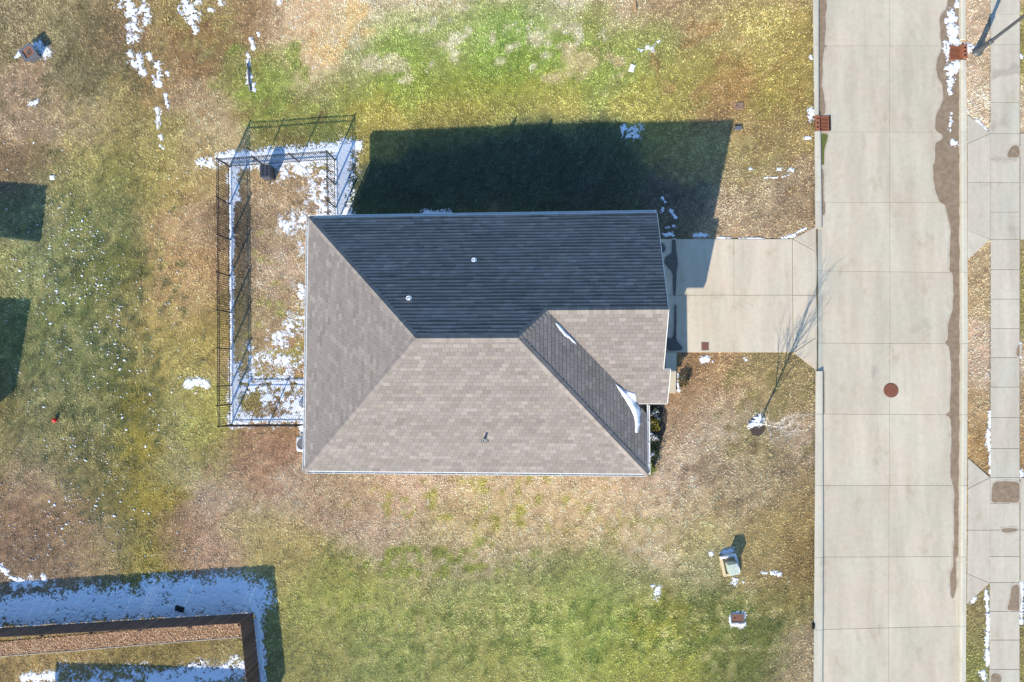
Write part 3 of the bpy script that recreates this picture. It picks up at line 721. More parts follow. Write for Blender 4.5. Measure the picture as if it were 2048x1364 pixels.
# roof penetrations
def roofpt(px, py, zf):
    h = 4.
    for _ in range(12): x, y = P(px, py, h); h = zf(x, y)
    return x, y, h
for px, py in ((948, 521), (818, 597)):
    x, y, z = roofpt(px, py, zN); mb = MB()
    mb.lathe(x, y, [(.13, z-.1), (.12, z+.05), (.075, z+.09), (.07, z+.22), (.055, z+.22), (.05, z+.12)], 16); v = mb.build('roof_vent', M_WHITE, house, True)
x, y, z = roofpt(969, 879, zS); mb = MB(); mb.obox(x, y, z-.06, z+.035, .30, .26); v = mb.build('roof_vent', mat('lead_flashing', (.16, .15, .14), .6), house)
mb = MB(); mb.lathe(x, y, [(.075, z-.05), (.06, z+.1), (.05, z+.11), (.05, z+.38), (.038, z+.38), (.036, z+.2)], 14); mb.build('vent_pipe', M_FASC, v)
for px, py in ((1012, 679), (1017, 680), (1020, 679)):
    x, y, z = roofpt(px, py, zS); mb = MB(); mb.lathe(x, y, [(.03, z), (.025, z+.03), (.001, z+.035)], 8); mb.build('nail_head', M_PIPE, house)

# porch / front walk
pp = [P(1330, 705), P(1352.5, 705), P(1351, 786), P(1330, 786)]; NOGRASS.append(pp)
pw = MB(); pw.prism(ccw(pp), -.1, .11); pw = pw.build('porch_walk', mat('tan_porch_concrete', (.42, .36, .26), .85, scale=2, col2=(.50, .44, .33))); bevel(pw, .01, 2); tag(pw, kind='structure')
NOGRASS.append([(XW+.3, YS+.3), (XE-.3, YS+.3), (XE-.3, YGS), (XG-.25, YGS), (XG-.25, YN-.3), (XW+.3, YN-.3)])
# planting bed in front
bed = [P(1283, 812), P(1336, 812), P(1333, 850), P(1322, 890), P(1310, 930), P(1300, 945), P(1283, 945)]
mb = MB(); mb.poly([(*p, .012) for p in ccw(chaikin(bed, 2))]); tag(mb.build('planting_bed', M_MULCH), kind='structure'); NOGRASS.append(bed)

# ------------------------------------------------------------------ drains, covers
def inlet(px0, py0, px1, py1, hood_side, label):
    a = P(px0, py1, ROADZ); b = P(px1, py0, ROADZ)
    x0, x1 = a[0], b[0]; y0, y1 = a[1], b[1]
    r = empty('storm_drain_inlet', ((x0+x1)/2, (y0+y1)/2, ROADZ), label, 'storm drain', 'rusty kerb inlets')
    hw = (x1-x0)*.30
    hx0, hx1, gx0, gx1 = (x0, x0+hw, x0+hw+.01, x1) if hood_side < 0 else (x1-hw, x1, x0, x1-hw-.01)
    m = MB(); m.box(gx0, y0, ROADZ+.001, gx1, y1, ROADZ+.0055); m.build('pit', M_HOLE, r)
    m = MB(); t = .03; z0, z1 = ROADZ+.004, ROADZ+.03
    m.box(gx0, y0, z0, gx1, y0+t, z1); m.box(gx0, y1-t, z0, gx1, y1, z1); m.box(gx0, y0+t, z0, gx0+t, y1-t, z1); m.box(gx1-t, y0+t, z0, gx1, y1-t, z1); m.build('frame', M_RUST, r)
    n = 10; p = (y1-y0-2*t)/n
    for i in range(n):
        m = MB(); yy = y0+t+p*(i+.5); m.box(gx0+t, yy-p*.22, z0, gx1-t, yy+p*.22, ROADZ+.024); m.build('bar', M_RUST, r)
    m = MB(); m.box(hx0, y0-.01, -.25, hx1, y1+.01, .034); hood = bevel(m.build('hood', M_RUST, r), .012, 2)
    for i in range(3):
        yy = y0+(y1-y0)*(.22+.28*i); m = MB(); m.obox((hx0+hx1)/2, yy, .0345, .0375, hw*.45, .075); bevel(m.build('slot', M_HOLE, hood), .001, 1)
    return r
r = inlet(1629, 232, 1657, 263, -1, 'rusty drain grate set into kerb on lawn side of street')
m = MB(); q = P(1659.5, 247, ROADZ); m.box(q[0]-.04, q[1]-.36, ROADZ, q[0]+.03, q[1]+.36, ROADZ+.05); bevel(m.build('rubber_strip', M_HOLE, r), .01, 2)
inlet(1899, 92, 1931, 120, 1, 'rusty drain grate half under snow beside the street lamp')
c = P(1782, 780.5, ROADZ)
mh = empty('manhole_cover', (*c, ROADZ), 'round rusty manhole cover in the middle of the street', 'manhole cover')
m = MB(); m.lathe(*c, [(.335, ROADZ+.001), (.335, ROADZ+.008), (.31, ROADZ+.009), (.308, ROADZ+.004)], 40); m.build('rim', M_RUSTD, mh)
m = MB(); m.lathe(*c, [(.30, ROADZ+.004), (.30, ROADZ+.010)], 40); m.build('lid', M_RUSTD, mh)
for i in range(13):
    yy = -.27+.045*i; w = math.sqrt(max(.0, .285**2-yy*yy)); m = MB(); m.box(c[0]-w, c[1]+yy-.011, ROADZ+.008, c[0]+w, c[1]+yy+.011, ROADZ+.018); m.build('rib', M_RUST, mh)
a = P(1403.5, 700); b = P(1416.5, 685)
r = empty('cleanout_cover', (a[0], a[1], DZ), 'square rust-brown cover plate set in the driveway', 'cover plate')
m = MB(); m.box(a[0], a[1], DZ-.01, b[0], b[1], DZ+.006); bevel(m.build('plate', M_RUSTD, r), .003, 1)
m = MB(); m.box(a[0]-.02, a[1]-.02, DZ-.01, b[0]+.02, b[1]+.02, DZ+.003); m.build('frame', M_PIPE, r)
def box_lid(px, py, w, d, rz, m_, label, hole=True, ring=False, z=.03):
    x, y = P(px, py); r = empty('meter_box', (x, y, 0), label, 'utility lid')
    m = MB(); m.obox(x, y, -.1, z, w, d, rz); bevel(m.build('lid', m_, r), .008, 2)
    if hole: m = MB(); m.lathe(x-w*.25, y+.02, [(.035, z), (.035, z+.002)], 12); m.build('finger_hole', M_HOLE, r)
    if ring:
        m = MB()
        for sx, sy, ww, dd in ((0, d/2+.03, w+.12, .06), (0, -d/2-.03, w+.12, .06), (w/2+.03, 0, .06, d), (-w/2-.03, 0, .06, d)): m.obox(x+sx, y+sy, -.1, z+.015, ww, dd)
        m.build('collar', M_GREYP, r)
    return r
box_lid(1475, 1236, .50, .34, 0, M_RUSTD, 'rust-brown meter lid ringed with snow in the lower right lawn', True, True)
box_lid(1478, 212, .40, .32, 0, mat('faded_lid', (.20, .13, .095), .8, var=.15), 'flat faded brown lid in the lawn near the kerb')
box_lid(1476, 257, .34, .17, 0, M_GREYP, 'small dark grey box lid in the lawn below a brown lid', False, False, .09)

# ------------------------------------------------------------------ street lamp
lx, ly = P(1955, 103)
lp = empty('street_lamp', (lx, ly, 0), 'tall dark street lamp pole beside the rusty drain and sidewalk', 'street lamp')
m = MB(); m.lathe(lx, ly, [(.24, -.05), (.24, .03), (.21, .06), (.17, .10), (.155, .25), (.15, .30), (.12, .34), (.115, .95), (.125, .98), (.125, 1.02), (.085, 1.06)], 18); m.build('base', M_LAMP, lp, True)
m = MB(); m.lathe(lx, ly, [(.078, 1.0), (.058, 4.3), (.075, 4.32), (.075, 4.40), (.05, 4.42)], 14); m.build('pole', M_LAMP, lp, True)
m = MB(); m.lathe(lx, ly, [(.05, 4.42), (.17, 4.50), (.20, 4.85), (.19, 4.86)], 12); ln_ = m.build('lantern', M_GLASS, lp, True)
m = MB(); m.lathe(lx, ly, [(.23, 4.86), (.22, 4.9), (.10, 5.05), (.02, 5.12), (.02, 5.2), (.001, 5.21)], 12); m.build('cap', M_LAMP, ln_, True)
m = MB(); m.lathe(*P(1953.5, 105.5), [(.05, .03), (.05, .09), (.001, .11)], 8); m.build('bolt_cover', M_FASC, lp)

# ------------------------------------------------------------------ iron fence
FH = 1.33
pk = MB(); pk.box(-.009, -.009, .06, .009, .009, FH-.01); ME_PK = pk.mesh('picket', M_IRON)
ps = MB(); ps.box(-.028, -.028, -.1, .028, .028, FH+.03); ps.obox(0, 0, FH+.03, FH+.05, .07, .07); ps.obox(0, 0, FH+.05, FH+.085, .06, .06, taper=.3); ME_PS = ps.mesh('post', M_IRON)
def iron_fence(pts, label, skip_first=False, skip_last=False):
    w = [np.array(P(*p)) for p in pts]; A, B = w[0], w[-1]
    r = empty('iron_fence', (*A, 0), label, 'fence', 'black iron yard fence runs')
    ang = math.atan2(B[1]-A[1], B[0]-A[0])
    for i, p in enumerate(w):
        if (i == 0 and skip_first) or (i == len(w)-1 and skip_last): continue
        obj('post', ME_PS, r, (*p, 0), ang)
    for i in range(len(w)-1):
        a, b = w[i], w[i+1]; L = np.linalg.norm(b-a); d = (b-a)/L; an = math.atan2(d[1], d[0]); c = (a+b)/2
        for z in (.16, FH-.16, FH):
            m = MB(); m.obox(0, 0, -.014, .014, L-.05, .024); m.build('rail', M_IRON, r, loc=(*c, z-.01), rz=an)
        n = max(2, int(round(L/.108)))
        for k in range(1, n): obj('picket', ME_PK, r, (*(a+d*L*k/n), 0), an)
iron_fence([(460, 334), (460, 408), (461, 480), (460.5, 552), (461.6, 625), (461.8, 698), (462, 771.5), (462.3, 808.6), (463, 849)], 'long black iron fence run along the west side of the small yard')
iron_fence([(460, 334), (527, 330), (599, 324.5), (671, 320)], 'black iron fence run behind the dark bin at the yard top', True)
iron_fence([(671, 320), (671.5, 369), (672, 415), (672.5, 452)], 'short black iron fence run from yard corner to house, beside snow', True)
iron_fence([(463, 849), (538, 848.5), (612, 848)], 'short black iron fence run at the yard bottom above brown grass', True)

# ------------------------------------------------------------------ wooden fence
WH = 1.36
bd = MB(); bd.prism([(-.068, -.009), (.068, -.009), (.068, .009), (-.068, .009)], .03, WH, None, True); ME_BD = [bd.mesh('board', M_WOOD)]
for dz in (.012, -.01):
    b2 = MB(); b2.prism([(-.067, -.009), (.067, -.009), (.067, .009), (-.067, .009)], .03, WH+dz, None, True); ME_BD.append(b2.mesh('board', M_WOOD))
b2 = MB(); b2.prism([(-.060, -.009), (.063, -.009), (.063, .009), (-.060, .009)], .03, WH, None, True); ME_NB = b2.mesh('board', M_WOOD)
def wood_fence(a, b, label, side):
    a = np.array(P(*a)); b = np.array(P(*b)); L = np.linalg.norm(b-a); d = (b-a)/L; an = math.atan2(d[1], d[0]); nrm = np.array([-d[1], d[0]])*side
    r = empty('wood_fence', (*a, 0), label, 'fence', 'dark plank privacy fence runs')
    n = int(L/.1395); p = L/n
    for i in range(n):
        q = a+d*p*(i+.5); o = obj('board', random.choice(ME_BD) if random.random() > .12 else ME_NB, r, (*(q+nrm*random.uniform(0, .004)), 0), an+random.uniform(-.012, .012))
    for z in (.3, 1.05):
        m = MB(); m.obox(0, 0, -.045, .045, L, .036); m.build('rail', M_WOOD, r, loc=(*((a+b)/2-nrm*.03), z), rz=an)
    for i in range(int(L/2.4)+1):
        q = a+d*min(L-.05, .06+2.4*i)-nrm*.1; m = MB(); m.obox(0, 0, -.1, 1.28, .09, .09); m.build('post', M_WOOD, r, loc=(*q, 0), rz=an)
wood_fence((-70, 1260), (506, 1226), 'dark plank fence run crossing the lower left below shaded snow', 1)
wood_fence((506.5, 1227), (529, 1440), 'dark plank fence run heading down from the corner at lower left', 1)

# ------------------------------------------------------------------ neighbour's yard inside the wooden fence
bedp = [(-70, 1290), (500, 1240), (506, 1271), (300, 1287), (0, 1312), (-70, 1318)]
mb = MB(); mb.poly([(*P(*p), .014) for p in ccw([p for p in bedp])][::1]); mb.v = [(*P(*p), .014) for p in bedp[::-1]]
tag(mb.build('mulch_bed', mat('chip_ground', (.16, .085, .045), .9, scale=22, col2=(.34, .20, .11), bump=.8)), kind='structure')
bw = [P(*p) for p in bedp]; NOGRASS.append(bw)
n = 16000; bx0, bx1 = min(p[0] for p in bw), max(p[0] for p in bw); by0, by1 = min(p[1] for p in bw), max(p[1] for p in bw)
cx = np.random.uniform(bx0, bx1, n); cy = np.random.uniform(by0, by1, n); k = inpoly(cx, cy, bw); cx, cy = cx[k], cy[k]; n = len(cx)
an = np.random.uniform(0, 6.28, n); ln = np.random.uniform(.02, .05, n); wd = np.random.uniform(.008, .02, n); tl = np.random.normal(0, .35, n); tl2 = np.random.normal(0, .35, n); cz = np.random.uniform(.018, .04, n)
vs = []
for sx, sy in ((-1, -1), (1, -1), (1, 1), (-1, 1)):
    u = sx*ln; w = sy*wd
    vs.append(np.stack([cx+u*np.cos(an)-w*np.sin(an), cy+u*np.sin(an)+w*np.cos(an), cz+u*tl*.5+w*tl2*.5], -1))
v = np.stack(vs, 1).reshape(-1, 3); f = np.arange(4*n).reshape(n, 4)
base = np.array([[.42, .27, .16], [.30, .18, .10], [.50, .36, .24], [.18, .11, .07]])[np.random.choice(4, n, p=[.4, .3, .2, .1])]*np.random.uniform(.8, 1.2, (n, 1))
tag(obj('wood_chips', big_mesh('wood_chips', v, f, M_CHIP, fcol=base)), 'orange-brown wood chips along the plank fence', 'wood chips', kind='stuff')
ed = MB(); ep = [(-70, 1318.5), (0, 1312.5), (100, 1305), (200, 1296.5), (300, 1288), (400, 1280), (500, 1272.5)]
ed.tube([(*P(*p), .025) for p in ep], [.022]*len(ep), 8)
tag(ed.build('bed_edging', mat('grey_edging', (.33, .31, .27), .8)), 'thin pale edging strip between wood chips and grass', 'edging')

# ------------------------------------------------------------------ neighbouring houses just outside the view (they throw the shadows seen at the frame's edges)
def nb_house(name, x0, y0, x1, y1, he, ridge_axis, label):
    r = empty(name, ((x0+x1)/2, (y0+y1)/2, 0), label, 'house', 'houses beside the frame')
    m = MB(); m.box(x0, y0, -.1, x1, y1, he); m.build('wall', M_BRICK, r)
    o = .4; m = MB(); X0, Y0, X1, Y1 = x0-o, y0-o, x1+o, y1+o; hw = min(X1-X0, Y1-Y0)/2; hr = he+hw*.5; t = .12
    if ridge_axis == 'x':
        ra, rb = (X0+hw, (Y0+Y1)/2, hr), (X1-hw, (Y0+Y1)/2, hr)
        A, B, C, D = [(X0, Y0, he), (X1, Y0, he), (X1, Y1, he), (X0, Y1, he)]
        m.poly([A, B, rb, ra]); m.poly([B, C, rb]); m.poly([C, D, ra, rb]); m.poly([D, A, ra]); m.poly([D, C, B, A])
    else:
        ra, rb = ((X0+X1)/2, Y0+hw, hr), ((X0+X1)/2, Y1-hw, hr)
        A, B, C, D = [(X0, Y0, he), (X1, Y0, he), (X1, Y1, he), (X0, Y1, he)]
        m.poly([A, B, ra]); m.poly([B, C, rb, ra]); m.poly([C, D, rb]); m.poly([D, A, ra, rb]); m.poly([D, C, B, A])
    m.build('roof', mat('neighbour_shingle', (.12, .11, .10), .9, var=.2, scale=14, bump=.3), r)
    return r
a = P(112, 1318); s = 3.0
nbs = nb_house('neighbour_house', a[0]-.72*2.7+.4, a[1]-1.68*2.7-11, P(530, 1304)[0]-.72*2.7-.4, a[1]-1.68*2.7-.4-.15, 2.7, 'x', 'neighbouring house below the frame, shading the plank-fenced yard')
# added slabs outside the view, shaped only to cast the left-edge shadows
def shadow_caster(corners, h, label):
    """corners: shadow corners seen in the photo -> unseen slab added up-sun of them"""
    q = [(P(*c)[0]-.72*h, P(*c)[1]-1.68*h) for c in corners]; q = ccw(q)
    cx = np.mean([p[0] for p in q]); cy = np.mean([p[1] for p in q])
    r = empty('shadow_slab', (cx, cy, 0), label, 'patio cover', 'shadow slabs beside the frame')
    m = MB(); m.prism(q, h-.14, h, None, True); m.build('roof', M_FASC, r)
    for p in [v for v in q if v[0] < cx]:
        m = MB(); m.obox(p[0]+(cx-p[0])*.14, p[1]+(cy-p[1])*.14, 0, h-.14, .1, .1); m.build('post', M_FASC, r)
shadow_caster([(-130, 352), (95, 370), (83, 475), (-130, 448)], 2.7, 'flat slab added outside the left edge to shade the upper lawn patch')
shadow_caster([(-130, 588), (62, 598), (33, 772), (5, 795), (-130, 900)], 2.7, 'flat slab added outside the left edge to shade the lower lawn patch')

# ------------------------------------------------------------------ dark bin in the yard
bx, by = P(541.5, 349.5); r = empty('storage_bin', (bx, by, 0), 'dark slate slotted plastic bin standing in the fenced yard', 'bin')
m = MB(); m.obox(bx, by, 0, .60, .46, .58, 0, taper=1.06); bevel(m.build('body', M_SLATE, r), .02, 2)
m = MB(); m.obox(bx, by, .60, .66, .52, .64); lid = bevel(m.build('lid', M_SLATE, r), .025, 3)
for i in range(4):
    for sx in (-.12, .10):
        m = MB(); m.obox(bx+sx, by-.17+.125*i, .661, .665, .13, .055, .5); m.build('slot', M_HOLE, lid)
m = MB(); m.box(bx-.2, by-.37, .50, bx+.2, by-.32, .56); bevel(m.build('handle', M_GREYP, r), .015, 2)
m = MB(); m.tube([(bx-.02, by-.33, .05), (bx-.02, by-.45, .03), (bx-.10, by-.52, .03)], [.018]*3, 6); m.build('drain_spout', M_PIPE, r)

# ------------------------------------------------------------------ fire pit
fx, fy = P(70, 113); fa = math.radians(35); FPH = .48
r = empty('fire_pit', (fx, fy, 0), 'square grey fire pit with rusty bowl on the upper left lawn', 'fire pit')
m = MB(); m.obox(fx, fy, 0, FPH-.06, .52, .52, fa); m.build('base', M_GREYP, r)
ca, sa = math.cos(fa), math.sin(fa)
def rot(u, v): return (fx+u*ca-v*sa, fy+u*sa+v*ca)
o_, i_ = .37, .235
for k, (q) in enumerate([[(-o_, -o_), (o_, -o_), (i_, -i_), (-i_, -i_)], [(o_, -o_), (o_, o_), (i_, i_), (i_, -i_)], [(o_, o_), (-o_, o_), (-i_, i_), (i_, i_)], [(-o_, o_), (-o_, -o_), (-i_, -i_), (-i_, i_)]]):
    m = MB(); m.prism([rot(*p) for p in q], FPH-.055, FPH, None, True); bevel(m.build('rim', M_GREYP, r), .006, 1)
m = MB(); c_ = rot(0, 0)
R_ = [rot(-i_, -i_), rot(i_, -i_), rot(i_, i_), rot(-i_, i_)]; r2 = [rot(-.08, -.08), rot(.08, -.08), rot(.08, .08), rot(-.08, .08)]
for i in range(4): m.poly([(*R_[i], FPH-.03), (*R_[(i+1) % 4], FPH-.03), (*r2[(i+1) % 4], FPH-.052), (*r2[i], FPH-.052)])
m.poly([(*p, FPH-.052) for p in r2]); bowl = m.build('bowl', M_RUST, r)
m = MB()
for i in range(26):
    u, v = random.uniform(-.12, .14), random.uniform(-.12, .12); q = rot(u, v); m.obox(*q, FPH-.055, FPH-.02+random.uniform(0, .02), random.uniform(.03, .08), .025, random.uniform(0, 3))
m.build('ash', mat('ash', (.09, .075, .07), .95, scale=30, col2=(.2, .18, .16)), bowl)

# ------------------------------------------------------------------ utility pedestal
ux, uy = P(1458.5, 1128.5); ua = math.radians(12)
r = empty('utility_pedestal', (ux, uy, 0), 'pale green utility cabinet on a tan ring pad with snow', 'utility box')
ca, sa = math.cos(ua), math.sin(ua)
def rot(u, v): return (ux+u*ca-v*sa, uy+u*sa+v*ca)
ox, oy, ix, iy = .385, .46, .27, .36
for q in ([(-ox, -oy), (ox, -oy), (ix, -iy), (-ix, -iy)], [(ox, -oy), (ox, oy), (ix, iy), (ix, -iy)], [(ox, oy), (-ox, oy), (-ix, iy), (ix, iy)], [(-ox, oy), (-ox, -oy), (-ix, -iy), (-ix, iy)]):
    m = MB(); m.prism([rot(*p) for p in q], -.05, .16, None, True); bevel(m.build('pad_ring', M_TAN, r), .01, 2)
m = MB(); m.prism([rot(-ix, -iy), rot(ix, -iy), rot(ix, iy), rot(-ix, iy)], -.05, .03); m.build('pad_floor', M_TAN, r)
m = MB(); q = rot(.02, -.06); m.obox(*q, .03, .66, .40, .46, ua); bevel(m.build('cabinet', M_CAB, r), .012, 2)
m = MB(); m.obox(*q, .66, .70, .43, .49, ua); lid = bevel(m.build('lid', M_CAB, r), .012, 2)
for du, dv in ((.03, -.12), (.03, .1)):
    w = rot(.02+du, -.06+dv); m = MB(); m.obox(*w, .70, .704, .012, .07, ua); m.build('latch', M_PIPE, lid)

# ------------------------------------------------------------------ small things
x, y = P(112, 840); m = MB()
m.lathe(x, y, [(.11*math.sin(math.pi*(i+.3)/10.3), .11-.11*math.cos(math.pi*(i+.3)/10.3)) for i in range(10)]+[(.001, .22)], 20)
tag(m.build('ball', M_RED, None, True), 'red ball lying on the left lawn', 'ball')
def bag(px, py, w, d, rz, label, z=.05, mt=M_WHITE, name='paper_bag', cat='litter'):
    x, y = P(px, py); n = 8; m = MB(); ca, sa = math.cos(rz), math.sin(rz)
    for j in range(n+1):
        for i in range(n+1):
            u, v = i/n*2-1, j/n*2-1; h = z*(1-.5*max(abs(u), abs(v))**3)*random.uniform(.7, 1.25) if max(abs(u), abs(v)) < .99 else .0
            U, V = u*w/2*(1+random.uniform(-.05, .05)), v*d/2*(1+random.uniform(-.05, .05)); m.v.append((x+U*ca-V*sa, y+U*sa+V*ca, .03+h if h else .005))
    for j in range(n):
        for i in range(n): a = j*(n+1)+i; m.f.append((a, a+1, a+n+2, a+n+1)); m.c.append(None)
    return tag(m.build(name, mt), label, cat)
bag(1264, 136, .24, .38, -.35, 'white crumpled paper bag lying on the green lawn up top')
bag(105, 355, .26, .22, .1, 'small white scrap with dark mark on the left lawn', .04)
bag(1626.5, 1252, .12, .28, 0, 'small black scrap lying against the kerb at lower right', .06, M_HOLE, 'plastic_scrap')
bag(360, 1217, .52, .30, -.25, 'black plastic scrap lying on the shaded snow by the plank fence', .09, mat('black_plastic', (.006, .009, .008), .6), 'plastic_scrap')
m = MB(); m.obox(*P(1270, 13), 0, .09, .11, .55, .05); tag(bevel(m.build('timber_block', mat('tan_timber', (.36, .22, .11), .8, scale=12)), .01, 1), 'short tan timber block lying at the top edge of the lawn', 'timber')
hp = [(496, 128), (498, 145), (498.5, 160), (500, 172), (501, 184)]
m = MB(); m.tube([(*P(*p), .05) for p in hp], [.05]*len(hp), 8); tag(m.build('drain_pipe', M_PIPE, None, True), 'dark drain pipe lying in the grass at the end of a snow line', 'pipe')
# air-conditioner and dish by the back wall
def ac(px, py, w, d, h, label):
    x, y = P(px, py); r = empty('heat_pump', (x, y, 0), label, 'air conditioner')
    m = MB(); m.obox(x, y, 0, .08, w+.14, d+.14); m.build('pad', M_WALK, r)
    m = MB(); m.obox(x, y, .08, h, w, d); b = bevel(m.build('body', mat('grey_white_metal', (.5, .51, .53), .5, var=.08), r), .09, 4)
    m = MB(); m.lathe(x, y, [(w*.42, h), (w*.42, h+.02), (w*.36, h+.02), (w*.36, h+.004)], 24); m.build('fan_guard', M_PIPE, r)
ac(616, 885, .62, .72, .74, 'grey-white air conditioner standing against the back wall')

# ------------------------------------------------------------------ bare tree
tx, ty = P(1519, 846)
tr = empty('bare_tree', (tx, ty, 0), 'slender leafless young tree on the front lawn', 'tree')
rt = random.Random(11)
trunk = MB(); crown = MB()
tp = [Vector((tx, ty, -.05))]; d = Vector((.03, -.01, 1)).normalized()
for i in range(9):
    tp.append(tp[-1]+d*.27); d = (d+Vector((rt.uniform(-.05, .05), rt.uniform(-.05, .05), 0))).normalized()
trunk.tube(tp, [.046-.0022*i for i in range(len(tp))], 8); trunk.build('trunk', M_BARK, tr, True)
def branch(p, d, L, r, lvl):
    n = 5; pts = [p]; dd = d.copy()
    for i in range(n):
        dd = (dd+Vector((rt.uniform(-.13, .13), rt.uniform(-.13, .13), rt.uniform(-.03, .12)))).normalized(); pts.append(pts[-1]+dd*L/n)
    crown.tube(pts, [r*(1-.62*i/n) for i in range(n+1)], 5)
    if lvl < 3:
        for i in range(2 if lvl == 0 else 1, n+1):
            for _ in range(1):
                side = Vector((rt.uniform(-1, 1), rt.uniform(-1, 1), rt.uniform(-.15, .5)))
                nd = (dd*.75+side.normalized()*.62).normalized()
                branch(pts[i], nd, L*rt.uniform(.42, .62), max(.005, r*(1-.62*i/n)*.62), lvl+1)
for i, zz in enumerate((3, 4, 5, 6, 6, 7, 8, 8)):
    a = i*2.4+rt.uniform(-.4, .4); sp = .42 if zz > 6 else .72
    branch(tp[zz], Vector((math.cos(a)*sp, math.sin(a)*sp, 1)).normalized(), rt.uniform(1.05, 1.5), .020, 1)
branch(tp[-1], d, 1.4, .024, 1)
crown.build('crown', M_BARK, tr)
mul = [(1495, 848), (1503, 838), (1520, 838), (1530, 848), (1530, 862), (1518, 874), (1502, 868)]
m = MB(); m.poly([(*P(*p), .012) for p in chaikin(mul, 2)][::-1]); tag(m.build('mulch_ring', M_MULCH), kind='structure')
NOGRASS.append([P(*p) for p in mul])

# ------------------------------------------------------------------ shrubs
def shrub(px, py, rad, h, c1, c2, n, label, seed, up=.4):
    rs = np.random.RandomState(seed); x, y = P(px, py)
    r = empty('shrub', (x, y, 0), label, 'shrub', 'shrubs in the front bed')
    u = rs.normal(size=(n, 3)); u /= np.linalg.norm(u, axis=1)[:, None]; rr = rs.uniform(.25, 1, n)**.5
    lob = 1+.35*np.sin(u[:, 0]*4+seed)*np.cos(u[:, 1]*5)
    c = np.stack([x+u[:, 0]*rr*rad*lob, y+u[:, 1]*rr*rad*lob, h*.5+u[:, 2]*rr*h*.5*lob], -1)
    a = u+rs.normal(0, .5, (n, 3))+[0, 0, up]; a /= np.linalg.norm(a, axis=1)[:, None]
    b = np.cross(a, rs.normal(size=(n, 3))); b /= np.linalg.norm(b, axis=1)[:, None]
    L = rs.uniform(.05, .10, n)[:, None]; w = L*.3
    v = np.stack([c, c+a*L*.5+b*w, c+a*L, c+a*L*.5-b*w], 1).reshape(-1, 3)
    col = np.array(c1)+(np.array(c2)-np.array(c1))*rs.uniform(0, 1, (n, 1)); col *= rs.uniform(.7, 1.2, (n, 1))
    link(bpy.data.objects.new('foliage', big_mesh('foliage', v, np.arange(4*n).reshape(n, 4), M_LEAF, fcol=col)), r)
    m = MB()
    for k in range(7):
        a = k*.9; m.tube([(x, y, 0), (x+math.cos(a)*rad*.3, y+math.sin(a)*rad*.3, h*.4), (x+math.cos(a)*rad*.7, y+math.sin(a)*rad*.7, h*.75)], [.012, .009, .004], 5)
    m.build('stem', M_BARK, r)
shrub(1304, 848, .30, .62, (.11, .115, .015), (.24, .20, .035), 700, 'yellow-green spiky shrub in the shaded front bed', 1, 1.0)
shrub(1303, 824, .32, .55, (.02, .035, .02), (.05, .07, .03), 600, 'dark shrub nearest the porch in the front bed', 2)
shrub(1304, 880, .34, .55, (.02, .035, .02), (.05, .075, .03), 600, 'dark shrub under snow in the middle of the front bed', 3)
shrub(1303, 908, .30, .5, (.03, .04, .02), (.06, .08, .03), 500, 'dark shrub under snow near the lower house corner', 4)
shrub(1299, 936, .28, .45, (.10, .14, .02), (.25, .28, .06), 500, 'green shrub at the lower front corner of the house', 5)
shrub(1366, 762, .26, .35, (.09, .10, .03), (.22, .16, .08), 500, 'small brownish shrub beside the front walk', 6)
shrub(1318, 800, .2, .3, (.03, .03, .02), (.08, .07, .04), 260, 'low dark shrub tucked under the porch eave', 8)

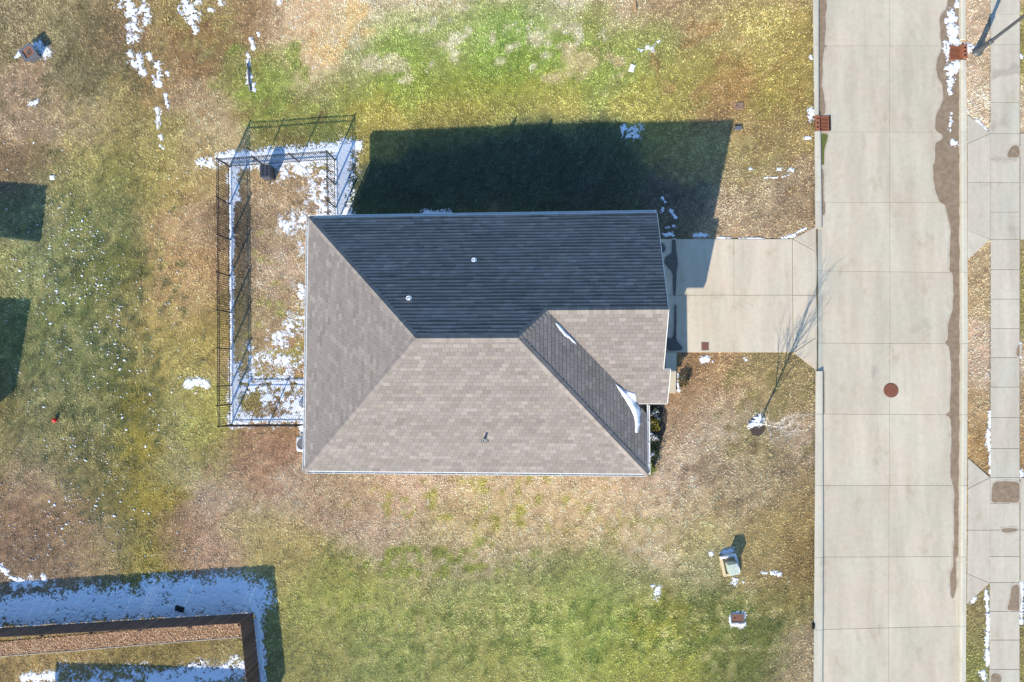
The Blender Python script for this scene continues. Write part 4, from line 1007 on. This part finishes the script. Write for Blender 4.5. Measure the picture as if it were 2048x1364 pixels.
# ------------------------------------------------------------------ snow
def field(X, Y, caps):
    f = np.full(X.shape, -9.)
    for x0, y0, x1, y1, r in caps:
        dx, dy = x1-x0, y1-y0; l2 = dx*dx+dy*dy
        t = np.clip(((X-x0)*dx+(Y-y0)*dy)/l2, 0, 1) if l2 > 0 else 0
        f = np.maximum(f, 1-np.hypot(X-x0-t*dx, Y-y0-t*dy)/r)
    return f
SNOWMASK = np.zeros(GXX.shape, bool)
def snow(caps, label, amp=.8, scale=.35, hmax=.05, z0=0., zf=None, step=.022, seed=0, bias=0., name='snow_patch', parent=None, hole=0., hscale=.12, base=0., dith=.38):
    """melting snow bank: a height field cut where it thins to nothing. caps are px capsules (x0,y0,x1,y1,r_px)"""
    W_ = [(*P(c[0], c[1], base), *P(c[2], c[3], base), c[4]/42.) for c in caps]
    x0 = min(min(c[0], c[2])-c[4]*1.6 for c in W_); x1 = max(max(c[0], c[2])+c[4]*1.6 for c in W_)
    y0 = min(min(c[1], c[3])-c[4]*1.6 for c in W_); y1 = max(max(c[1], c[3])+c[4]*1.6 for c in W_)
    X, Y = np.meshgrid(np.arange(x0, x1, step), np.arange(y0, y1, step))
    f = field(X, Y, W_)*.9+amp*1.25*(fbm(X/scale, Y/scale, seed+200, 3)-.5)*2+.9*(fbm(X/.075, Y/.075, seed+400, 3)-.5)*2-.10+bias
    if hole: f = f-hole*np.clip((fbm(X/hscale, Y/hscale, seed+300, 3)-.52)*6, 0, 2)
    if hmax < .1: hmax *= .5
    Z = (zf(X, Y) if zf else z0)+hmax*(1-np.exp(-np.clip(f, 0, 9)*2.5))*(.75+.5*fbm(X*5, Y*5, seed+7, 3))-.004*(f <= 0)
    cell = ((f[:-1, :-1]+f[1:, 1:]+f[:-1, 1:]+f[1:, :-1])*.25+np.random.RandomState(seed).uniform(-1, 1, (f.shape[0]-1, f.shape[1]-1))*dith) > 0
    idx = np.arange(X.size).reshape(X.shape)
    q = np.stack([idx[:-1, :-1], idx[:-1, 1:], idx[1:, 1:], idx[1:, :-1]], -1)[cell]
    if not len(q): return
    us, inv = np.unique(q, return_inverse=True); v = np.stack([X, Y, Z], -1).reshape(-1, 3)[us]
    me = big_mesh(name, v, inv.reshape(-1, 4), M_SNOW); me.shade_smooth()
    o = obj(name, me, parent)
    tag(o, label, 'snow', 'melting snow patches', 'stuff')
    if zf is None and z0 > -.05:
        gi = ((X-GX0)/GS).astype(int); gj = ((Y-GY0)/GS).astype(int); s = (f > .35) & (gi >= 0) & (gi < len(gx)) & (gj >= 0) & (gj < len(gy))
        SNOWMASK[gj[s], gi[s]] = True
    return o
snow([(-60, 1222, 505, 1192, 33), (300, 1180, 480, 1175, 26), (-60, 1235, 505, 1205, 26)], 'broad shaded snow bank along the plank fence', .45, .5, .09, seed=1, hole=.22, hscale=.3, dith=.3, bias=.14)
snow([(515, 1222, 530, 1440, 9)], 'narrow snow strip along the right plank fence run', .35, .4, .08, seed=2, dith=.25, bias=.15)
snow([(120, 1390, 300, 1375, 38), (250, 1370, 480, 1345, 22), (330, 1400, 490, 1400, 45)], 'snow sheet at the bottom edge inside the plank fence', .7, .45, .07, seed=3, hole=.5, hscale=.25)
snow([(48, 1356, 110, 1352, 10)], 'small sunlit snow patch at the bottom left edge', .6, .3, .05, seed=4)
snow([(0, 1132, 14, 1146, 7), (20, 1152, 40, 1160, 4)], 'small snow pieces at the far left above the snow bank', .7, .2, .05, seed=5)
snow([(28, 1168, 70, 1165, 10), (84, 1152, 90, 1158, 5)], 'snow pieces on brown grass left of the fence snow', .8, .25, .05, seed=6)
snow([(445, 316, 715, 294, 13), (470, 327, 668, 312, 13), (690, 300, 680, 425, 22), (690, 330, 676, 430, 18)], 'white snow band outside the yard corner fence', .25, .5, .07, seed=7, dith=.3, bias=.05)
snow([(462, 336, 464, 750, 4.2), (468, 340, 468, 400, 12), (463, 420, 463, 640, 5), (469, 730, 466, 840, 12)], 'narrow snow line under the west iron fence', .5, .3, .05, seed=8)
snow([(560, 345, 668, 335, 16), (640, 350, 655, 420, 30), (655, 340, 660, 440, 18)], 'bright snow patch in the upper right of the fenced yard', .75, .35, .05, seed=9, hole=1.1, hscale=.2, dith=.55)
snow([(575, 450, 605, 440, 18), (600, 490, 606, 510, 8), (598, 570, 604, 600, 11)], 'snow pieces beside the back gutter in the yard', .9, .3, .04, seed=10, hole=.8, dith=.6, bias=-.1)
snow([(560, 680, 600, 640, 22), (520, 720, 590, 720, 16), (578, 665, 582, 672, 13), (505, 735, 500, 690, 8)], 'speckled snow in the lower fenced yard', 1.05, .22, .035, seed=11, hole=1.0, hscale=.14, dith=.7, bias=-.1)
snow([(475, 838, 605, 836, 14), (500, 770, 600, 765, 22), (560, 795, 600, 820, 24), (470, 760, 470, 840, 10), (530, 800, 560, 790, 15)], 'snow with picket shadows at the yard bottom', .65, .35, .04, seed=12, hole=1.0, hscale=.22, dith=.5, bias=.05)
snow([(604, 800, 606, 900, 7)], 'snow strip on the ground along the back wall', .3, .3, .06, seed=13)
snow([(375, 766, 408, 765, 9), (395, 768, 412, 770, 7)], 'snow patch on grass left of the iron fence', .8, .2, .045, seed=14)
snow([(400, 326, 433, 323, 9), (415, 328, 432, 332, 6)], 'thin snow patch just outside the upper fence corner', .9, .2, .035, seed=15, hole=.7)
snow([(245, -10, 265, 30, 13), (262, 20, 272, 60, 11), (285, 5, 292, 40, 10), (255, 50, 262, 80, 8), (268, 60, 275, 75, 7)], 'big broken snow patch at the top left', .95, .28, .05, seed=16, hole=.8)
snow([(262, 105, 270, 130, 8), (276, 112, 286, 145, 7), (298, 108, 302, 120, 5)], 'cluster of snow pieces below the top left patch', .9, .2, .045, seed=17)
snow([(368, -10, 385, 30, 16), (383, 40, 391, 62, 7), (378, 20, 395, 5, 10)], 'snow patch at the top edge right of the broken patch', .85, .3, .05, seed=18, hole=.6)
snow([(436, -5, 442, 8, 6), (420, 18, 426, 22, 4), (555, -2, 560, 6, 4)], 'little snow pieces at the top edge', .8, .2, .04, seed=19)
snow([(316, 128, 318, 170, 6), (306, 150, 312, 165, 5), (334, 145, 336, 150, 3), (330, 190, 336, 215, 4)], 'upper part of the snow trail on the left lawn', 1.0, .16, .04, seed=20)
snow([(314, 218, 316, 245, 5), (315, 250, 316, 256, 3), (320, 272, 324, 278, 3), (320, 292, 327, 297, 3)], 'lower part of the snow trail on the left lawn', .9, .16, .04, seed=21)
snow([(501, 78, 507, 97, 4.5), (516, 65, 517, 70, 3), (496, 110, 497, 130, 4.5), (497, 146, 499, 164, 6), (507, 168, 509, 180, 4)], 'thin line of snow over the buried drain pipe', .6, .16, .05, seed=22)
snow([(62, 208, 74, 203, 6)], 'lone snow lump below the fire pit', .6, .2, .05, seed=23)
snow([(75, 90, 90, 108, 13), (42, 105, 52, 96, 6), (34, 112, 38, 110, 5)], 'shaded snow patch beside the fire pit', .45, .3, .05, seed=24)
snow([(1285, 98, 1305, 95, 6), (1308, 92, 1324, 76, 4)], 'wispy snow patch on the green lawn up top', 1.0, .16, .03, seed=25, hole=.7)
snow([(1250, 258, 1282, 256, 8), (1248, 275, 1262, 270, 5), (1255, 262, 1280, 275, 7)], 'thin snow at the tip of the house shadow', .95, .18, .03, seed=26, hole=.7)
snow([(1311, 1176, 1312, 1192, 8)], 'snow clump on the lower right lawn', 1.0, .15, .04, seed=27, hole=.6)
snow([(1450, 1104, 1462, 1102, 7), (1420, 1107, 1424, 1106, 4.5)], 'snow beside the utility cabinet', .7, .2, .05, seed=28)
snow([(1470, 1158, 1474, 1160, 5), (1484, 1162, 1488, 1163, 3), (1464, 1166, 1470, 1168, 3.5)], 'snow lumps just below the utility cabinet', .6, .16, .05, seed=29)
snow([(1525, 1147, 1530, 1147, 3.5), (1544, 1146, 1560, 1149, 3.5)], 'thin snow streak right of the utility cabinet', .8, .16, .04, seed=30)
snow([(1462, 1232, 1463, 1250, 4), (1488, 1230, 1488, 1252, 4), (1466, 1249, 1486, 1251, 5), (1464, 1226, 1488, 1226, 3)], 'snow ring around the meter lid', .6, .14, .05, seed=31)
snow([(1436, 475.5, 1462, 476, 2), (1478, 476, 1530, 476.5, 1.5), (1565, 475, 1590, 470, 4), (1590, 467, 1612, 456, 2.5)], 'snow edge along the driveway and lawn', .5, .25, .06, seed=32)
snow([(1404, 718, 1417, 718, 5.5), (1425, 722, 1426, 722, 3), (1490, 719, 1491, 719, 4)], 'snow lumps on brown grass by the driveway', .8, .14, .045, seed=33)
snow([(1354, 762, 1358, 780, 4), (1362, 756, 1366, 757, 4), (1356, 748, 1357, 752, 2.5)], 'snow pieces around the shrub by the front walk', .8, .14, .05, seed=34)
snow([(1502, 848, 1518, 838, 8), (1506, 846, 1520, 848, 7)], 'snow heap at the foot of the bare tree', .5, .2, .12, seed=35)
snow([(1300, 830, 1312, 822, 5), (1310, 832, 1315, 838, 3)], 'snow clump in the front bed by the porch', .5, .2, .5, seed=36)
snow([(1300, 868, 1308, 874, 7)], 'rounded snow clump in the middle of the front bed', .35, .2, .5, seed=37)
snow([(1298, 908, 1306, 906, 6)], 'rounded snow clump at the lower end of the front bed', .35, .2, .45, seed=38)
snow([(1903, 30, 1905, 80, 10), (1908, 50, 1912, 82, 8), (1905, 132, 1900, 165, 10), (1913, 130, 1908, 142, 8), (1896, 90, 1896, 120, 4), (1899, 150, 1899, 185, 5), (1912, -30, 1914, 12, 5)], 'dirty snow ridge in the gutter over the drain grate', .5, .3, .09, z0=ROADZ+.004, seed=39, base=ROADZ)
snow([(1902, 226, 1902, 226, 2.5), (1901, 235, 1901, 252, 3), (1900, 258, 1901, 262, 3), (1905, 285, 1911, 288, 5), (1903, 279, 1904, 281, 3)], 'small snow crumbs in the right gutter', .5, .14, .05, z0=ROADZ+.004, seed=40, base=ROADZ)
snow([(1890, 85, 1889, 103, 4), (1892, 38, 1892, 44, 3)], 'snow crumbs beside the gutter ridge', .8, .12, .04, z0=ROADZ+.004, seed=41, base=ROADZ)
snow([(1935, 92, 1938, 102, 5), (1948, 95, 1953, 97, 5)], 'snow pieces at the foot of the street lamp', .7, .16, .06, seed=42)
snow([(1954, 242, 1978, 264, 3), (1982, 257, 1983, 257, 4)], 'snow strip along the upper apron edge', .5, .2, .06, seed=43)
snow([(1980, 822, 1978, 900, 3.5), (1977, 860, 1976, 890, 4), (1980, 905, 1980, 945, 2)], 'snow strip beside the sidewalk at mid height', .6, .2, .06, seed=44)
snow([(1972, 1180, 1977, 1240, 3.5), (1940, 1206, 1950, 1196, 4), (1976, 1240, 1974, 1330, 4), (1968, 1345, 1970, 1380, 6)], 'snow strip beside the sidewalk at the bottom', .7, .2, .06, seed=45)
snow([(2042, 1168, 2043, 1245, 4), (2042, 940, 2043, 953, 4), (2040, 688, 2040, 712, 2.5), (2042, 110, 2044, 116, 3)], 'snow bits at the far right sidewalk edge', .6, .2, .06, seed=46)
snow([(1620, 220, 1622, 235, 6), (1612, 278, 1620, 276, 4), (1622, 112, 1623, 116, 3)], 'snow bits on the lawn by the left drain', .7, .16, .05, seed=47)
snow([(1500, 338, 1501, 338, 3.5), (1556, 339, 1559, 339, 4), (1580, 339, 1586, 341, 4), (1530, 355, 1555, 355, 1.6), (1565, 354, 1578, 350, 1.6)], 'snow crumbs on the lawn above the driveway', .6, .12, .04, seed=48)
snow([(850, 428, 900, 428, 8)], 'shaded snow patch against the upper gutter', .35, .3, .06, seed=49)
snow([(1326, 395, 1330, 405, 3), (1340, 420, 1352, 436, 3), (1326, 415, 1324, 425, 3), (1330, 470, 1345, 468, 4), (1390, 470, 1412, 470, 5), (1334, 455, 1336, 455, 3), (1349, 452, 1351, 452, 3)], 'scattered shaded snow beside the garage', .7, .15, .05, seed=50)
# roof snow lying in the valley
zroof = lambda X, Y: np.maximum(zE(X, Y), zGS(X, Y))+.012
def snow_poly(poly, label, seed, hmax):
    zr = lambda x, y: max(zE(x, y), zGS(x, y)) if y > YGS else zE(x, y)
    pw_ = [roofpt(px, py, zr)[:2] for px, py in poly]
    x0, x1 = min(p[0] for p in pw_), max(p[0] for p in pw_); y0, y1 = min(p[1] for p in pw_), max(p[1] for p in pw_)
    X, Y = np.meshgrid(np.arange(x0-.1, x1+.1, .015), np.arange(y0-.1, y1+.1, .015))
    D = np.full(X.shape, 9.)
    for k in range(len(pw_)):
        ax, ay = pw_[k]; bx2, by2 = pw_[(k+1) % len(pw_)]; dx, dy = bx2-ax, by2-ay
        t = np.clip(((X-ax)*dx+(Y-ay)*dy)/(dx*dx+dy*dy), 0, 1); D = np.minimum(D, np.hypot(X-ax-t*dx, Y-ay-t*dy))
    f = np.where(inpoly(X, Y, pw_), D, -D)+.05*(fbm(X/.22, Y/.22, seed, 4)-.5)
    zb = np.where(Y > YGS, np.maximum(zE(X, Y), zGS(X, Y)), zE(X, Y))+.016
    Z = zb+hmax*(1-np.exp(-np.clip(f, 0, 9)*14))*(.8+.4*fbm(X/.18, Y/.18, seed+3, 4))-.02*(f <= 0)
    ok = f > 0; cell = ok[:-1, :-1] | ok[:-1, 1:] | ok[1:, 1:] | ok[1:, :-1]
    idx = np.arange(X.size).reshape(X.shape); q = np.stack([idx[:-1, :-1], idx[:-1, 1:], idx[1:, 1:], idx[1:, :-1]], -1)[cell]
    us, inv = np.unique(q, return_inverse=True); v = np.stack([X, Y, Z], -1).reshape(-1, 3)[us]
    me = big_mesh('snow_patch', v, inv.reshape(-1, 4), M_SNOW); me.shade_smooth(); tag(obj('snow_patch', me), label, 'snow', 'melting snow patches', 'stuff')
snow_poly([(1109, 643), (1120, 650), (1132, 663), (1141, 673), (1150, 682), (1153, 689), (1146, 684), (1138, 676), (1130, 672), (1119, 660)], 'thin sliver of snow high in the roof valley', 3, .05)
snow_poly([(1230, 767), (1250, 780), (1270, 786), (1273, 792), (1272, 806), (1278, 813), (1281, 822), (1281, 848), (1275, 866), (1271, 864), (1269, 838), (1262, 818), (1248, 795)], 'thick white snow wedge lying low in the roof valley', 5, .10)
# snow caps on the utility pad ring
def cap_snow(c, lx, ly, a, z, h, label):
    n = 14; m = MB(); ca, sa = math.cos(a), math.sin(a)
    for j in range(n+1):
        for i in range(n+1):
            u, v = i/n*2-1, j/n*2-1; e = max(abs(u), abs(v)); hh = h*(1-e**4)*random.uniform(.75, 1.1)
            U, V = u*lx/2*(1+random.uniform(-.03, .03)), v*ly/2*(1+random.uniform(-.03, .03)); m.v.append((c[0]+U*ca-V*sa, c[1]+U*sa+V*ca, z+hh))
    for j in range(n):
        for i in range(n): b = j*(n+1)+i; m.f.append((b, b+1, b+n+2, b+n+1)); m.c.append(None)
    tag(m.build('snow_patch', M_SNOW, None, True), label, 'snow', 'melting snow patches')
ca, sa = math.cos(ua), math.sin(ua)
cap_snow(rot(0, .41), .74, .12, ua, .161, .07, 'snow cap on the upper rim of the tan pad'); cap_snow(rot(.33, .0), .11, .74, ua, .161, .07, 'snow cap on the right rim of the tan pad')
cap_snow(P(607, 810), .34, .5, 0, .05, .35, 'domed snow heap against the back wall in the yard')
# scattered crumbs of old snow in the left lawn
rs = np.random.RandomState(5); m = MB(); cnt = 0
while cnt < 800:
    if rs.rand() < .8: px, py = rs.normal(165, 85), rs.uniform(380, 1120)
    else: px, py = rs.uniform(0, 420), rs.uniform(280, 1130)
    if not (0 < px < 430): continue
    if vnoise(px/60., py/45., 4) < rs.uniform(.25, .7): continue
    x, y = P(px, py); L = rs.uniform(.016, .055)*(1.7 if rs.rand() < .12 else 1); w = L*rs.uniform(.35, .8); a = rs.normal(.3, .6); k = 7; cnt += 1
    b = len(m.v); ca, sa = math.cos(a), math.sin(a)
    for i in range(k):
        t = 6.283*i/k; rr = rs.uniform(.7, 1.15); m.v.append((x+(math.cos(t)*L*ca-math.sin(t)*w*sa)*rr, y+(math.cos(t)*L*sa+math.sin(t)*w*ca)*rr, .008))
    for i in range(k):
        t = 6.283*i/k; rr = rs.uniform(.35, .6); m.v.append((x+(math.cos(t)*L*ca-math.sin(t)*w*sa)*rr, y+(math.cos(t)*L*sa+math.sin(t)*w*ca)*rr, .04+rs.uniform(-.008, .008)))
    for i in range(k): j = (i+1) % k; m.f.append((b+i, b+j, b+k+j, b+k+i)); m.c.append(None)
    m.f.append(tuple(b+k+i for i in range(k))); m.c.append(None)
tag(m.build('snow_crumbs', M_SNOW), 'scattered crumbs of old snow across the left lawn', 'snow', kind='stuff')

# ------------------------------------------------------------------ grass
NB = 1150000
rs = np.random.RandomState(3)
X0, X1, Y0, Y1 = -31., 24., -16., 21.6
# tufts: blades gather round tuft centres
NT = 130000
tx_ = rs.uniform(X0, X1, NT); ty_ = rs.uniform(Y0, Y1, NT)
ti = rs.randint(0, NT, NB); rough = fbm(tx_*.35, ty_*.35, 77, 3)
spread = (.05+.05*rs.rand(NT))
bx_ = tx_[ti]+rs.normal(0, 1, NB)*spread[ti]; by_ = ty_[ti]+rs.normal(0, 1, NB)*spread[ti]
keep = np.ones(NB, bool)
for p in NOGRASS: keep &= ~inpoly(bx_, by_, p)
kwb = col_world(K0, by_); keb = col_world(E1, by_); s0b = col_world(S0, by_); s1b = col_world(S1, by_)
keep &= ~((bx_ > kwb-.015) & (bx_ < keb+.02)) & ~((bx_ > s0b-.01) & (bx_ < s1b+.01))
gi = np.clip(((bx_-GX0)/GS).astype(int), 0, len(gx)-1); gj = np.clip(((by_-GY0)/GS).astype(int), 0, len(gy)-1)
keep &= ~(SNOWMASK[gj, gi] & (rs.rand(NB) < .80))
bx_, by_, ti = bx_[keep], by_[keep], ti[keep]; n = len(bx_)
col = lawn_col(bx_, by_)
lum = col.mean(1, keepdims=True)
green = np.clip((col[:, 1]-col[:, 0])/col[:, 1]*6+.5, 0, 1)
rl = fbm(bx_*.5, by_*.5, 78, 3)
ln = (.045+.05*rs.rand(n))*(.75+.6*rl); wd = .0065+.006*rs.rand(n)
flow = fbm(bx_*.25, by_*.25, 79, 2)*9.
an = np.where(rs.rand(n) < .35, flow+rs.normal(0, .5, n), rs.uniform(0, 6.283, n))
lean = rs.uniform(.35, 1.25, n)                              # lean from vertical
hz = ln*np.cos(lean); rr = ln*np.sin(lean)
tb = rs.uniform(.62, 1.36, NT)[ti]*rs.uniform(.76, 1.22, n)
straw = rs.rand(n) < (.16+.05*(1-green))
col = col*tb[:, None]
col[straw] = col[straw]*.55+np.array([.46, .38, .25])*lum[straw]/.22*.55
dark = rs.rand(n) < .12; col[dark] *= .55
z = np.full(n, -.008)
p0 = np.stack([bx_-np.sin(an)*wd, by_+np.cos(an)*wd, z], -1); p1 = np.stack([bx_+np.sin(an)*wd, by_-np.cos(an)*wd, z], -1)
p2 = np.stack([bx_+np.cos(an)*rr, by_+np.sin(an)*rr, z+hz+.004], -1)
v = np.stack([p0, p1, p2], 1).reshape(-1, 3)
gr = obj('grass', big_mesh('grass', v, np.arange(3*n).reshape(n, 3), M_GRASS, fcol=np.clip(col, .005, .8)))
tag(gr, 'short winter turf, part green and part straw, over the whole yard', 'grass', kind='stuff')
print('grass blades', n, 'tabs', len(tabs))
